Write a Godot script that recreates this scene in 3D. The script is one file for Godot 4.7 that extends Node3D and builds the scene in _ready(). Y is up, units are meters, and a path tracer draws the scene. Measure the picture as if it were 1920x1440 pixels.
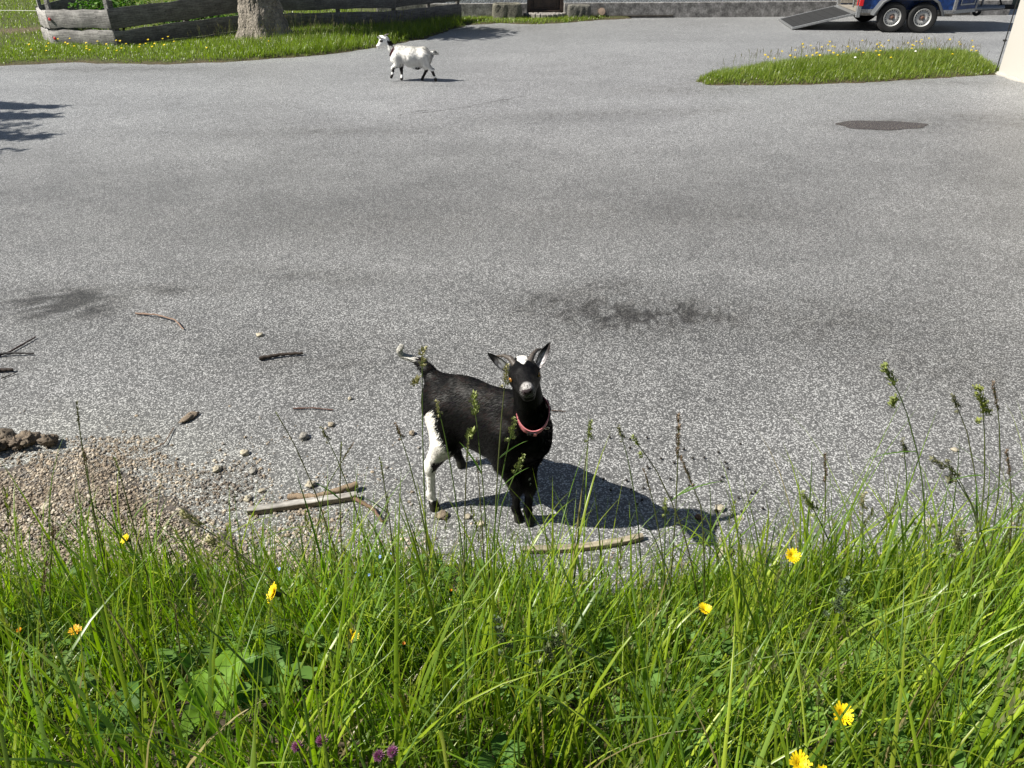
extends Node3D

var rng := RandomNumberGenerator.new()
var nz := FastNoiseLite.new()
var M := {}
var used := {}


# ---------------------------------------------------------------- mesh collecting
class Mesher:
	var v := PackedVector3Array()
	var n := PackedVector3Array()
	var c := PackedColorArray()
	var ix := PackedInt32Array()
	var col := Color(1, 1, 1)

	# counter-clockwise flat triangle
	func tri(a: Vector3, b: Vector3, d: Vector3) -> void:
		var q := (b - a).cross(d - a).normalized()
		var k := v.size()
		v.append(a); v.append(b); v.append(d)
		for i in 3:
			n.append(q)
			c.append(col)
		ix.append(k); ix.append(k + 2); ix.append(k + 1)

	func quad(a: Vector3, b: Vector3, d: Vector3, e: Vector3) -> void:
		tri(a, b, d)
		tri(a, d, e)

	# smooth patch: shared vertices, counter-clockwise triangles
	func patch(pts: PackedVector3Array, tris: PackedInt32Array, cols := PackedColorArray()) -> void:
		var k := v.size()
		var nn := PackedVector3Array()
		nn.resize(pts.size())
		for i in range(0, tris.size(), 3):
			var a := tris[i]
			var b := tris[i + 1]
			var d := tris[i + 2]
			var q := (pts[b] - pts[a]).cross(pts[d] - pts[a])
			nn[a] += q
			nn[b] += q
			nn[d] += q
			ix.append(k + a); ix.append(k + d); ix.append(k + b)
		v.append_array(pts)
		for i in pts.size():
			n.append(nn[i].normalized() if nn[i].length_squared() > 1e-20 else Vector3.UP)
			c.append(cols[i] if cols.size() else col)

	# rows of points, each row the same length; wrap joins the last column to the first
	func sheet(rows: Array, wrap := false, cols := PackedColorArray()) -> void:
		var pts := PackedVector3Array()
		for r in rows:
			pts.append_array(r)
		var w: int = rows[0].size()
		var tris := PackedInt32Array()
		for j in rows.size() - 1:
			for i in (w if wrap else w - 1):
				var a := j * w + i
				var b := j * w + (i + 1) % w
				var d := a + w
				var e := b + w
				tris.append_array(PackedInt32Array([a, b, e, a, e, d]))
		patch(pts, tris, cols)

	func tube(path: Array, radii: Array, sides := 6, caps := true) -> void:
		var rows := []
		var side := Vector3.ZERO
		for j in path.size():
			var t: Vector3 = (path[mini(j + 1, path.size() - 1)] - path[maxi(j - 1, 0)]).normalized()
			if j == 0:
				side = t.cross(Vector3(0.31, 0.9, 0.17) if absf(t.y) < 0.8 else Vector3(0.9, 0.1, 0.33)).normalized()
			side = (side - t * side.dot(t)).normalized()
			var up := side.cross(t)
			var row := PackedVector3Array()
			for i in sides:
				var a := TAU * i / sides
				row.append(path[j] + (side * cos(a) - up * sin(a)) * radii[j])
			rows.append(row)
		sheet(rows, true)
		if caps:
			for e in [0, path.size() - 1]:
				var r: PackedVector3Array = rows[e]
				for i in sides:
					if e == 0:
						tri(path[e], r[(i + 1) % sides], r[i])
					else:
						tri(path[e], r[i], r[(i + 1) % sides])

	# box with chamfered edges
	func box(at: Vector3, size: Vector3, bev := 0.0, basis := Basis()) -> void:
		var h := size / 2
		if bev <= 0.0:
			var p := []
			for i in 8:
				p.append(at + basis * Vector3(h.x if i & 1 else -h.x, h.y if i & 2 else -h.y, h.z if i & 4 else -h.z))
			for f in [[0, 2, 3, 1], [4, 5, 7, 6], [0, 1, 5, 4], [2, 6, 7, 3], [0, 4, 6, 2], [1, 3, 7, 5]]:
				quad(p[f[0]], p[f[1]], p[f[2]], p[f[3]])
			return
		var g := h - Vector3.ONE * bev
		var P := func(sx, sy, sz, ax): # corner of the face that looks along axis ax
			var q := Vector3(sx * (h.x if ax == 0 else g.x), sy * (h.y if ax == 1 else g.y), sz * (h.z if ax == 2 else g.z))
			return at + basis * q
		for ax in 3:
			for s in [-1, 1]:
				var r := []
				for k in [[-1, -1], [1, -1], [1, 1], [-1, 1]]:
					var w := [0, 0, 0]
					w[ax] = s
					w[(ax + 1) % 3] = k[0]
					w[(ax + 2) % 3] = k[1]
					r.append(P.call(w[0], w[1], w[2], ax))
				if s > 0:
					quad(r[0], r[1], r[2], r[3])
				else:
					quad(r[3], r[2], r[1], r[0])
		for ax in 3:
			var b1 := (ax + 1) % 3
			var b2 := (ax + 2) % 3
			for s1 in [-1, 1]:
				for s2 in [-1, 1]:
					var lo := [0, 0, 0]
					lo[ax] = -1; lo[b1] = s1; lo[b2] = s2
					var hi := lo.duplicate()
					hi[ax] = 1
					var a = P.call(lo[0], lo[1], lo[2], b1)
					var b = P.call(hi[0], hi[1], hi[2], b1)
					var d = P.call(hi[0], hi[1], hi[2], b2)
					var e = P.call(lo[0], lo[1], lo[2], b2)
					if s1 * s2 > 0:
						quad(b, a, e, d)
					else:
						quad(a, b, d, e)
		for i in 8:
			var s := [1 if i & 1 else -1, 1 if i & 2 else -1, 1 if i & 4 else -1]
			var a = P.call(s[0], s[1], s[2], 0)
			var b = P.call(s[0], s[1], s[2], 1)
			var d = P.call(s[0], s[1], s[2], 2)
			if s[0] * s[1] * s[2] > 0:
				tri(a, b, d)
			else:
				tri(a, d, b)

	# profile: array of Vector2(radius, height) bottom to top, turned round the y axis
	func lathe(at: Vector3, profile: Array, sides := 16, basis := Basis()) -> void:
		var rows := []
		for q in profile:
			var row := PackedVector3Array()
			for i in sides:
				var a := -TAU * i / sides
				row.append(at + basis * Vector3(cos(a) * q.x, q.y, sin(a) * q.x))
			rows.append(row)
		sheet(rows, true)

	# a lump: sphere pushed about by noise
	func lump(at: Vector3, size: Vector3, noise: FastNoiseLite, amount := 0.25, rows_n := 5, sides := 7, basis := Basis(), flat := false) -> void:
		var rows := []
		for j in rows_n + 1:
			var row := PackedVector3Array()
			for i in sides:
				var la := PI * j / rows_n - PI / 2
				var lo := -TAU * i / sides
				var d := Vector3(cos(la) * cos(lo), sin(la), cos(la) * sin(lo))
				var k := 1.0 + amount * noise.get_noise_3dv((d + at * 7.0) * 2.2)
				row.append(at + basis * (d * k * size))
			rows.append(row)
		if not flat:
			sheet(rows, true)
			return
		for j in rows_n:
			for i in sides:
				var e := (i + 1) % sides
				if j > 0:
					tri(rows[j][i], rows[j][e], rows[j + 1][e])
				if j < rows_n - 1:
					tri(rows[j][i], rows[j + 1][e], rows[j + 1][i])

	func done() -> ArrayMesh:
		var a := []
		a.resize(Mesh.ARRAY_MAX)
		a[Mesh.ARRAY_VERTEX] = v
		a[Mesh.ARRAY_NORMAL] = n
		a[Mesh.ARRAY_COLOR] = c
		a[Mesh.ARRAY_INDEX] = ix
		var m := ArrayMesh.new()
		m.add_surface_from_arrays(Mesh.PRIMITIVE_TRIANGLES, a)
		return m


# ---------------------------------------------------------------- copies of one mesh, written straight into a buffer
class Copies3D:
	var buf := PackedFloat32Array()
	var count := 0

	func put(b: Basis, o: Vector3, k: Color) -> void:
		buf.append_array(PackedFloat32Array([b.x.x, b.y.x, b.z.x, o.x, b.x.y, b.y.y, b.z.y, o.y, b.x.z, b.y.z, b.z.z, o.z, k.r, k.g, k.b, 1.0]))
		count += 1


# ---------------------------------------------------------------- nodes
func numbered(called: String, parent: Node) -> String:
	var key := str(parent.get_instance_id()) + called
	var k: int = used.get(key, 0)
	used[key] = k + 1
	return called if k == 0 else "%s_%03d" % [called, k]


func tag(o: Node, label: String, category := "", group := "", kind := "") -> Node:
	if label:
		o.set_meta("label", label)
	if category:
		o.set_meta("category", category)
	if group:
		o.set_meta("group", group)
	if kind:
		o.set_meta("kind", kind)
	return o


func obj(called: String, mesh, m: Material, parent: Node = self) -> MeshInstance3D:
	var o := MeshInstance3D.new()
	o.name = numbered(called, parent)
	o.mesh = mesh.done() if mesh is Mesher else mesh
	o.material_override = m
	parent.add_child(o, true)
	return o


func thing(called: String, label: String, category: String, at := Vector3.ZERO, turn := 0.0, group := "") -> Node3D:
	var o := Node3D.new()
	o.name = numbered(called, self)
	o.position = at
	o.rotation.y = turn
	add_child(o, true)
	tag(o, label, category, group)
	return o


func many(called: String, mesh: Mesh, m: Material, set3d: Copies3D, parent: Node = self) -> MultiMeshInstance3D:
	var mm := MultiMesh.new()
	mm.transform_format = MultiMesh.TRANSFORM_3D
	mm.use_colors = true
	mm.mesh = mesh
	mm.instance_count = set3d.count
	mm.buffer = set3d.buf
	var o := MultiMeshInstance3D.new()
	o.name = numbered(called, parent)
	o.multimesh = mm
	o.material_override = m
	parent.add_child(o, true)
	o.set_meta("kind", "stuff")
	return o


func lin(r: float, g: float, b: float, a := 1.0) -> Color:
	return Color(r, g, b, a).linear_to_srgb()


func mat(r: float, g: float, b: float, rough := 0.8, vc := false, metal := 0.0) -> StandardMaterial3D:
	var m := StandardMaterial3D.new()
	m.albedo_color = lin(r, g, b)
	m.roughness = rough
	m.metallic = metal
	m.vertex_color_use_as_albedo = vc
	return m


func textured(m: StandardMaterial3D, t: Texture2D, scale: Vector3, world := false, bump: Texture2D = null, cm := 0.3) -> StandardMaterial3D:
	m.uv1_triplanar = true
	m.uv1_world_triplanar = world
	m.uv1_scale = scale
	if t:
		m.albedo_texture = t
	if bump:
		m.heightmap_enabled = true
		m.heightmap_texture = bump
		m.heightmap_scale = cm
	return m


# ---------------------------------------------------------------- computed textures
func grey_image(w: int, h: int, f: Callable) -> ImageTexture:
	var b := PackedByteArray()
	b.resize(w * h)
	for y in h:
		for x in w:
			b[y * w + x] = clampi(int(f.call(x, y) * 255.0), 0, 255)
	return ImageTexture.create_from_image(Image.create_from_data(w, h, false, Image.FORMAT_L8, b))


func asphalt_textures() -> Array:
	var s := 2048
	var f := FastNoiseLite.new()
	f.seed = 11
	f.noise_type = FastNoiseLite.TYPE_CELLULAR
	f.frequency = 0.25
	f.cellular_jitter = 1.0
	f.fractal_type = FastNoiseLite.FRACTAL_NONE
	f.domain_warp_enabled = true
	f.domain_warp_amplitude = 3.0
	f.domain_warp_frequency = 0.08
	f.cellular_return_type = FastNoiseLite.RETURN_CELL_VALUE
	var cell := f.get_image(s, s, false, false, true).get_data()
	f.cellular_return_type = FastNoiseLite.RETURN_DISTANCE2_SUB
	var edge := f.get_image(s, s, false, false, true).get_data()
	var lut := PackedFloat32Array()   # cell value -> albedo of that stone
	var rr := RandomNumberGenerator.new()
	rr.seed = 5
	for i in 256:
		var q := rr.randf()
		var a := 0.0
		if q > 0.74:
			a = rr.randf_range(0.40, 0.80)
		elif q > 0.30:
			a = rr.randf_range(0.14, 0.23)
		else:
			a = rr.randf_range(0.085, 0.13)
		lut.append(a)
	var table := PackedByteArray()  # [edge/16][cell]
	for e in 16:
		for i in 256:
			var k: float = clampf(e / 3.0, 0.0, 1.0)
			var a: float = lerpf(0.09, lut[i], k)
			table.append(clampi(int(255.0 * Color(a, a, a).linear_to_srgb().r), 0, 255))
	var out := PackedByteArray()
	out.resize(s * s)
	for i in s * s:
		out[i] = table[((edge[i] >> 3) & 15) * 256 + cell[i]] if edge[i] < 128 else table[15 * 256 + cell[i]]
	return [ImageTexture.create_from_image(Image.create_from_data(s, s, false, Image.FORMAT_L8, out)), ImageTexture.create_from_image(Image.create_from_data(s, s, false, Image.FORMAT_L8, edge))]


func make_materials() -> void:
	var asp := asphalt_textures()
	M.asphalt = textured(mat(0.97, 0.985, 1.0, 0.5, true), asp[0], Vector3.ONE / 3.1, true, asp[1], 0.35)
	M.wet = textured(mat(0.31, 0.29, 0.26, 0.2, true), asp[0], Vector3.ONE / 3.1, true)
	var n1 := FastNoiseLite.new()
	n1.seed = 3
	n1.frequency = 0.02
	var n2 := FastNoiseLite.new()
	n2.seed = 8
	n2.frequency = 0.07
	n2.fractal_octaves = 4
	var wood := grey_image(512, 128, func(x, y):
		return 0.74 + 0.30 * n1.get_noise_2d(x * 0.25, y * 6.0) + 0.22 * n1.get_noise_2d(x * 0.9 + 400, y * 22.0) + 0.12 * n2.get_noise_2d(x * 0.6, y * 0.6))
	var rough := grey_image(256, 256, func(x, y): return 0.5 + 0.5 * n2.get_noise_2d(x, y) + 0.25 * n2.get_noise_2d(x * 3.7 + 900, y * 3.7))
	var mottled := grey_image(256, 256, func(x, y): return 0.78 + 0.3 * n2.get_noise_2d(x * 0.6, y * 0.6) + 0.22 * n2.get_noise_2d(x * 2.6 + 300, y * 2.6))
	var cf := FastNoiseLite.new()
	cf.noise_type = FastNoiseLite.TYPE_CELLULAR
	cf.frequency = 0.06
	cf.cellular_return_type = FastNoiseLite.RETURN_DISTANCE
	var pebbly := grey_image(256, 256, func(x, y): return clampf(-cf.get_noise_2d(x, y) * 0.9 + 0.1, 0.0, 1.0))
	M.soil = textured(mat(0.62, 0.56, 0.5, 0.95, true), mottled, Vector3.ONE * 1.3, true, rough, 1.5)
	M.gravel_bed = textured(mat(0.75, 0.72, 0.66, 0.95, true), mottled, Vector3.ONE * 3.0, true, rough, 0.8)
	M.blade = mat(1, 1, 1, 0.34, true)
	M.blade.backlight_enabled = true
	M.blade.backlight = Color(0.9, 1.0, 0.42)
	M.leaf = mat(1, 1, 1, 0.6, true)
	M.leaf.metallic_specular = 0.3
	M.leaf.backlight_enabled = true
	M.leaf.backlight = Color(0.6, 0.78, 0.3)
	M.petal = mat(1, 1, 1, 0.6, true)
	M.petal.backlight_enabled = true
	M.petal.backlight = Color(0.5, 0.5, 0.35)
	M.plain = mat(1, 1, 1, 0.8, true)
	M.stone = textured(mat(1, 1, 1, 0.9, true), mottled, Vector3.ONE * 9.0, false, rough, 0.25)
	M.rock = textured(mat(1, 1, 1, 0.95, true), mottled, Vector3.ONE * 2.2, false, rough, 2.5)
	M.wood = textured(mat(1, 1, 1, 0.85, true), wood, Vector3(0.9, 2.6, 2.6), false, wood, 0.4)
	M.twig = textured(mat(1, 1, 1, 0.85, true), mottled, Vector3.ONE * 14.0, false, rough, 0.1)
	M.bark = textured(mat(1, 1, 1, 0.95, true), mottled, Vector3(1.8, 0.9, 1.8), false, rough, 4.0)
	M.roughcast = textured(mat(0.60, 0.64, 0.67, 0.95), mottled, Vector3.ONE * 1.5, false, pebbly, 3.0)
	M.plinth = textured(mat(0.44, 0.42, 0.395, 0.9), mottled, Vector3.ONE * 0.35, false, rough, 0.06)
	M.render_white = textured(mat(0.42, 0.40, 0.365, 0.9), null, Vector3.ONE * 0.9, false, rough, 0.04)
	M.door = textured(mat(0.075, 0.045, 0.032, 0.55), wood, Vector3(2.0, 0.6, 2.0))
	M.black_fur = mat(1, 1, 1, 0.45, true)
	M.black_fur.metallic_specular = 0.22
	M.white_fur = mat(1, 1, 1, 0.75, true)
	M.horn = textured(mat(1, 1, 1, 0.5, true), mottled, Vector3.ONE * 12.0, false, rough, 0.15)
	M.eye = mat(1, 1, 1, 0.08, true)
	M.pink = textured(mat(1.0, 0.32, 0.35, 0.6), mottled, Vector3.ONE * 60.0)
	M.red_web = mat(0.10, 0.012, 0.02, 0.7)
	M.black_plastic = mat(0.012, 0.012, 0.013, 0.4)
	M.ring_metal = mat(0.62, 0.6, 0.5, 0.3, false, 1.0)
	M.alu = textured(mat(0.62, 0.63, 0.64, 0.38, false, 0.75), mottled, Vector3.ONE * 3.0)
	M.steel = textured(mat(0.42, 0.43, 0.44, 0.5, false, 0.6), mottled, Vector3.ONE * 4.0)
	M.blue = textured(mat(0.010, 0.055, 0.23, 0.42), mottled, Vector3.ONE * 0.8)
	M.tyre = textured(mat(0.018, 0.018, 0.018, 0.85), mottled, Vector3.ONE * 5.0)
	M.mat_black = textured(mat(0.020, 0.021, 0.023, 0.85), mottled, Vector3.ONE * 2.0, false, rough, 0.2)
	M.fender = mat(0.09, 0.095, 0.10, 0.45)
	M.rim_paint = mat(0.42, 0.42, 0.41, 0.45, false, 0.3)
	M.red_lens = mat(0.55, 0.02, 0.025, 0.15)
	M.white_lens = mat(0.75, 0.75, 0.72, 0.15)
	M.ply = textured(mat(0.46, 0.42, 0.36, 0.7), wood, Vector3(0.7, 1.5, 1.5))
	M.roof = textured(mat(0.20, 0.09, 0.06, 0.9), mottled, Vector3.ONE)
	M.glass = mat(0.02, 0.025, 0.03, 0.05)
	M.white_paint = mat(0.75, 0.74, 0.7, 0.6)


# ---------------------------------------------------------------- smooth bodies: tapered capsules joined with a smooth minimum, meshed as surface nets
# bone: [a, b, radius a, radius b, blend]
func body(me: Mesher, bones: Array, cell: float, tint: Callable, floor_y := -INF) -> void:
	var lo := Vector3.INF
	var hi := -Vector3.INF
	for b in bones:
		var r: float = maxf(b[2], b[3]) + b[4] * 0.3 + cell * 3.0
		lo = lo.min(b[0] - Vector3.ONE * r).min(b[1] - Vector3.ONE * r)
		hi = hi.max(b[0] + Vector3.ONE * r).max(b[1] + Vector3.ONE * r)
	var nx := int((hi.x - lo.x) / cell) + 2
	var ny := int((hi.y - lo.y) / cell) + 2
	var nk := int((hi.z - lo.z) / cell) + 2
	var f := PackedFloat32Array()
	f.resize(nx * ny * nk)
	f.fill(1.0)
	for b in bones:
		var a: Vector3 = b[0]
		var ba: Vector3 = b[1] - b[0]
		var l2 := maxf(ba.length_squared(), 1e-9)
		var ra: float = b[2]
		var rd: float = b[3] - b[2]
		var k: float = b[4]
		var ex := maxf(b[2], b[3]) + k + cell * 2.5
		var p0: Vector3 = (a.min(b[1]) - Vector3.ONE * ex - lo) / cell
		var p1: Vector3 = (a.max(b[1]) + Vector3.ONE * ex - lo) / cell
		var x0 := maxi(int(p0.x), 0)
		var x1 := mini(int(p1.x) + 1, nx - 1)
		for z in range(maxi(int(p0.z), 0), mini(int(p1.z) + 1, nk - 1) + 1):
			for y in range(maxi(int(p0.y), 0), mini(int(p1.y) + 1, ny - 1) + 1):
				var i := (z * ny + y) * nx + x0
				var p := lo + Vector3(x0, y, z) * cell - a
				for x in range(x0, x1 + 1):
					var t := clampf(p.dot(ba) / l2, 0.0, 1.0)
					var d := (p - ba * t).length() - ra - rd * t
					var o := f[i]
					var h := k - absf(d - o)
					f[i] = minf(d, o) - (h * h / k * 0.25 if h > 0.0 else 0.0)
					i += 1
					p.x += cell
	if floor_y > -1.0:
		for z in nk:
			for y in ny:
				var fl := floor_y - (lo.y + y * cell)
				if fl > -0.03:
					for x in nx:
						var i := (z * ny + y) * nx + x
						f[i] = maxf(f[i], fl)
	var at := PackedInt32Array()
	at.resize(f.size())
	at.fill(-1)
	var cells := PackedInt32Array()
	var pts := PackedVector3Array()
	var sy := nx
	var sz := nx * ny
	var off := [0, 1, sy, sy + 1, sz, sz + 1, sz + sy, sz + sy + 1]
	var edges := [[0, 1], [2, 3], [4, 5], [6, 7], [0, 2], [1, 3], [4, 6], [5, 7], [0, 4], [1, 5], [2, 6], [3, 7]]
	var corner := []
	for i in 8:
		corner.append(Vector3(i & 1, (i >> 1) & 1, i >> 2))
	var near := cell * 1.8
	var last := f.size() - sz - sy - 1
	for i in last:
		if f[i] > near or f[i] < -near:
			continue
		var neg := 0
		for o in off:
			if f[i + o] < 0.0:
				neg += 1
		if neg == 0 or neg == 8:
			continue
		var x := i % nx
		var y := (i / nx) % ny
		if x == nx - 1 or y == ny - 1:
			continue
		var sum := Vector3.ZERO
		var cnt := 0
		for e in edges:
			var q0 := f[i + off[e[0]]]
			var q1 := f[i + off[e[1]]]
			if (q0 < 0.0) != (q1 < 0.0):
				sum += corner[e[0]].lerp(corner[e[1]], q0 / (q0 - q1))
				cnt += 1
		at[i] = pts.size()
		cells.append(i)
		pts.append(lo + (Vector3(x, y, i / sz) + sum / cnt) * cell)
	var tris := PackedInt32Array()
	for i in cells:
		var inside := f[i] < 0.0
		for ax in 3:
			var s: int = [1, sy, sz][ax]
			if inside == (f[i + s] < 0.0):
				continue
			var u: int = [sy, sz, 1][ax]
			var w: int = [sz, 1, sy][ax]
			var q := [at[i], at[i - u], at[i - u - w], at[i - w]]
			if q.min() < 0:
				continue
			if inside:
				tris.append_array(PackedInt32Array([q[0], q[1], q[2], q[0], q[2], q[3]]))
			else:
				tris.append_array(PackedInt32Array([q[0], q[2], q[1], q[0], q[3], q[2]]))
	var cols := PackedColorArray()
	for p in pts:
		cols.append(tint.call(p))
	me.patch(pts, tris, cols)


# hair laid over a finished body: thin tapering strands that follow flow(p, n)
func fur(src: Mesher, count: int, flow: Callable, tint: Callable) -> Mesher:
	var out := Mesher.new()
	var nt := src.ix.size() / 3
	var area := PackedFloat32Array()
	var total := 0.0
	for t in nt:
		total += (src.v[src.ix[t * 3 + 1]] - src.v[src.ix[t * 3]]).cross(src.v[src.ix[t * 3 + 2]] - src.v[src.ix[t * 3]]).length()
		area.append(total)
	for s in count:
		var t := mini(area.bsearch(rng.randf() * total), nt - 1)
		var a := src.ix[t * 3]
		var r1 := sqrt(rng.randf())
		var r2 := rng.randf()
		var p: Vector3 = src.v[a] * (1 - r1) + src.v[src.ix[t * 3 + 1]] * (r1 * (1 - r2)) + src.v[src.ix[t * 3 + 2]] * (r1 * r2)
		var n: Vector3 = src.n[a]
		var d: Array = flow.call(p, n)   # [direction, length, width, lift]
		if d[1] <= 0.0:
			continue
		var w: Vector3 = d[0] - n * d[0].dot(n)
		w = (w.normalized() + Vector3(rng.randf() - 0.5, rng.randf() - 0.5, rng.randf() - 0.5) * 0.7).normalized()
		w = (w - n * w.dot(n)).normalized()
		var side: Vector3 = n.cross(w) * d[2]
		var l: float = d[1] * rng.randf_range(0.6, 1.25)
		var mid: Vector3 = p + w * l * 0.5 + n * d[3] * l
		var tip: Vector3 = p + w * l + n * d[3] * l * 0.9 - Vector3(0, l * 0.12, 0)
		out.col = tint.call(p, src.c[a])
		out.tri(p + side - n * 0.001, p - side - n * 0.001, mid - side * 0.5)
		out.tri(p + side - n * 0.001, mid - side * 0.5, tip)
		var last := out.n.size()
		var tilt := (n + w * 0.25 + Vector3(rng.randf() - 0.5, rng.randf() - 0.5, rng.randf() - 0.5) * 0.38).normalized()
		for i in 6:
			out.n[last - 1 - i] = tilt
	# strands take the normal of the skin they lie on, so that they shade as a coat
	return out


# ---------------------------------------------------------------- ground shapes
func toe(x: float) -> float:   # where the bank meets the yard (z)
	return -2.22 + 0.07 * sin(x * 2.1 + 0.6) + 0.05 * sin(x * 5.3) + (0.07 * smoothstep(-0.6, -1.3, x))


func bank_h(x: float, z: float) -> float:
	var t := z - toe(x)
	if t < 0.0:
		return maxf(t * 0.6, -0.1)
	var h := 0.6 * t
	if h > 0.95:
		h = 0.95 + 0.25 * (1.0 - exp(-(h - 0.95) / 0.25))
	return h + 0.025 * nz.get_noise_2d(x * 70.0, z * 70.0) * smoothstep(0.0, 0.2, t)


func inside_poly(q: PackedVector2Array, p: Vector2) -> float:   # signed distance, inside positive
	var best := INF
	for i in q.size():
		var c := Geometry2D.get_closest_point_to_segment(p, q[i], q[(i + 1) % q.size()])
		best = minf(best, c.distance_to(p))
	return best if Geometry2D.is_point_in_polygon(p, q) else -best


# a low mound of soil over a polygon; its edge dips under the paving
func mound(called: String, q: PackedVector2Array, cell: float, height: float, tint: Callable) -> MeshInstance3D:
	var lo := q[0]
	var hi := q[0]
	for p in q:
		lo = lo.min(p)
		hi = hi.max(p)
	lo -= Vector2.ONE * 0.3
	hi += Vector2.ONE * 0.3
	var nx := int((hi.x - lo.x) / cell) + 1
	var nk := int((hi.y - lo.y) / cell) + 1
	var pts := PackedVector3Array()
	var cols := PackedColorArray()
	var sd := PackedFloat32Array()
	for j in nk + 1:
		for i in nx + 1:
			var p := lo + Vector2(i, j) * cell
			var d := inside_poly(q, p) + 0.09 * nz.get_noise_2d(p.x * 120.0, p.y * 120.0) + 0.09 * nz.get_noise_2d(p.x * 420.0, p.y * 420.0)
			sd.append(d)
			pts.append(Vector3(p.x, clampf(d * 0.35, -0.06, height) + (0.02 * nz.get_noise_2d(p.x * 60, p.y * 60) if d > 0.05 else 0.0), p.y))
			cols.append(tint.call(p, d))
	var tris := PackedInt32Array()
	for j in nk:
		for i in nx:
			var a := j * (nx + 1) + i
			var b := a + 1
			var d := a + nx + 1
			var e := d + 1
			if maxf(maxf(sd[a], sd[b]), maxf(sd[d], sd[e])) > -0.04:
				tris.append_array(PackedInt32Array([a, d, e, a, e, b]))
	var m := Mesher.new()
	m.patch(pts, tris, cols)
	var o := obj(called, m, M.soil)
	o.set_meta("kind", "structure")
	return o


func blade_mesh(droop: float, seg: int, fold: float, profile: Callable) -> ArrayMesh:
	var m := Mesher.new()
	var rows := []
	for j in seg + 1:
		var t := float(j) / seg
		var w: float = profile.call(t) * 0.5
		var y := t - 0.55 * droop * t * t * t
		var z := droop * t * t
		rows.append(PackedVector3Array([Vector3(-w, y, z + fold * w * 0.014), Vector3(0, y, z), Vector3(w, y, z + fold * w * 0.014)]))
	m.sheet(rows)
	return m.done()


func blade_basis(yaw: float, lean: float, w: float, h: float, depth: float) -> Basis:
	return Basis(Vector3.UP, yaw) * Basis(Vector3.RIGHT, lean) * Basis.from_scale(Vector3(w, h, depth))


# ---------------------------------------------------------------- the two goats
func in_tri(p: Vector2, a: Vector2, b: Vector2, c: Vector2) -> bool:
	return Geometry2D.point_is_inside_triangle(p, a, b, c)


func wob(p: Vector3, k: float, amount: float) -> float:
	return nz.get_noise_3dv(p * k * 16.0) * amount


func ear(root: Node3D, base: Vector3, tip: Vector3, face: Vector3, width: float, outer: Color, inner: Color, speck: Color, m: Material) -> void:
	var ax := tip - base
	var length := ax.length()
	ax = ax.normalized()
	var side := ax.cross(face).normalized()
	var up := side.cross(ax)
	if up.dot(face) < 0:
		up = -up
	var e := Mesher.new()
	for layer in [0, 1]:
		var rows := []
		var cols := PackedColorArray()
		for j in 13:
			var t := j / 12.0
			var w := width * (0.42 + 0.58 * sin(PI * minf(t * 1.15 + 0.08, 1.0) * 0.62)) * pow(maxf(1.0 - pow(t, 2.6), 0.0), 0.7) * 0.5
			var row := PackedVector3Array()
			for i in 9:
				var s := (i - 4) / 4.0
				var p := base + ax * (t * length) + side * (s * w) + up * (s * s * w * 0.75 - 0.16 * length * t * t - (0.0035 if layer == 0 else 0.0) * (1.0 - s * s * 0.8))
				row.append(p)
				var k := 0.0
				if layer == 1:
					k = smoothstep(0.98, 0.5, absf(s)) * smoothstep(0.72, 0.4, t)
				var base_c := outer.lerp(inner, k)
				cols.append(base_c.lerp(speck, k * clampf(0.5 + 2.2 * nz.get_noise_3dv(p * 26000.0), 0.0, 1.0)))
			rows.append(row)
		e.sheet(rows, false, cols)
	obj("ear", e, m, root)


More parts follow.
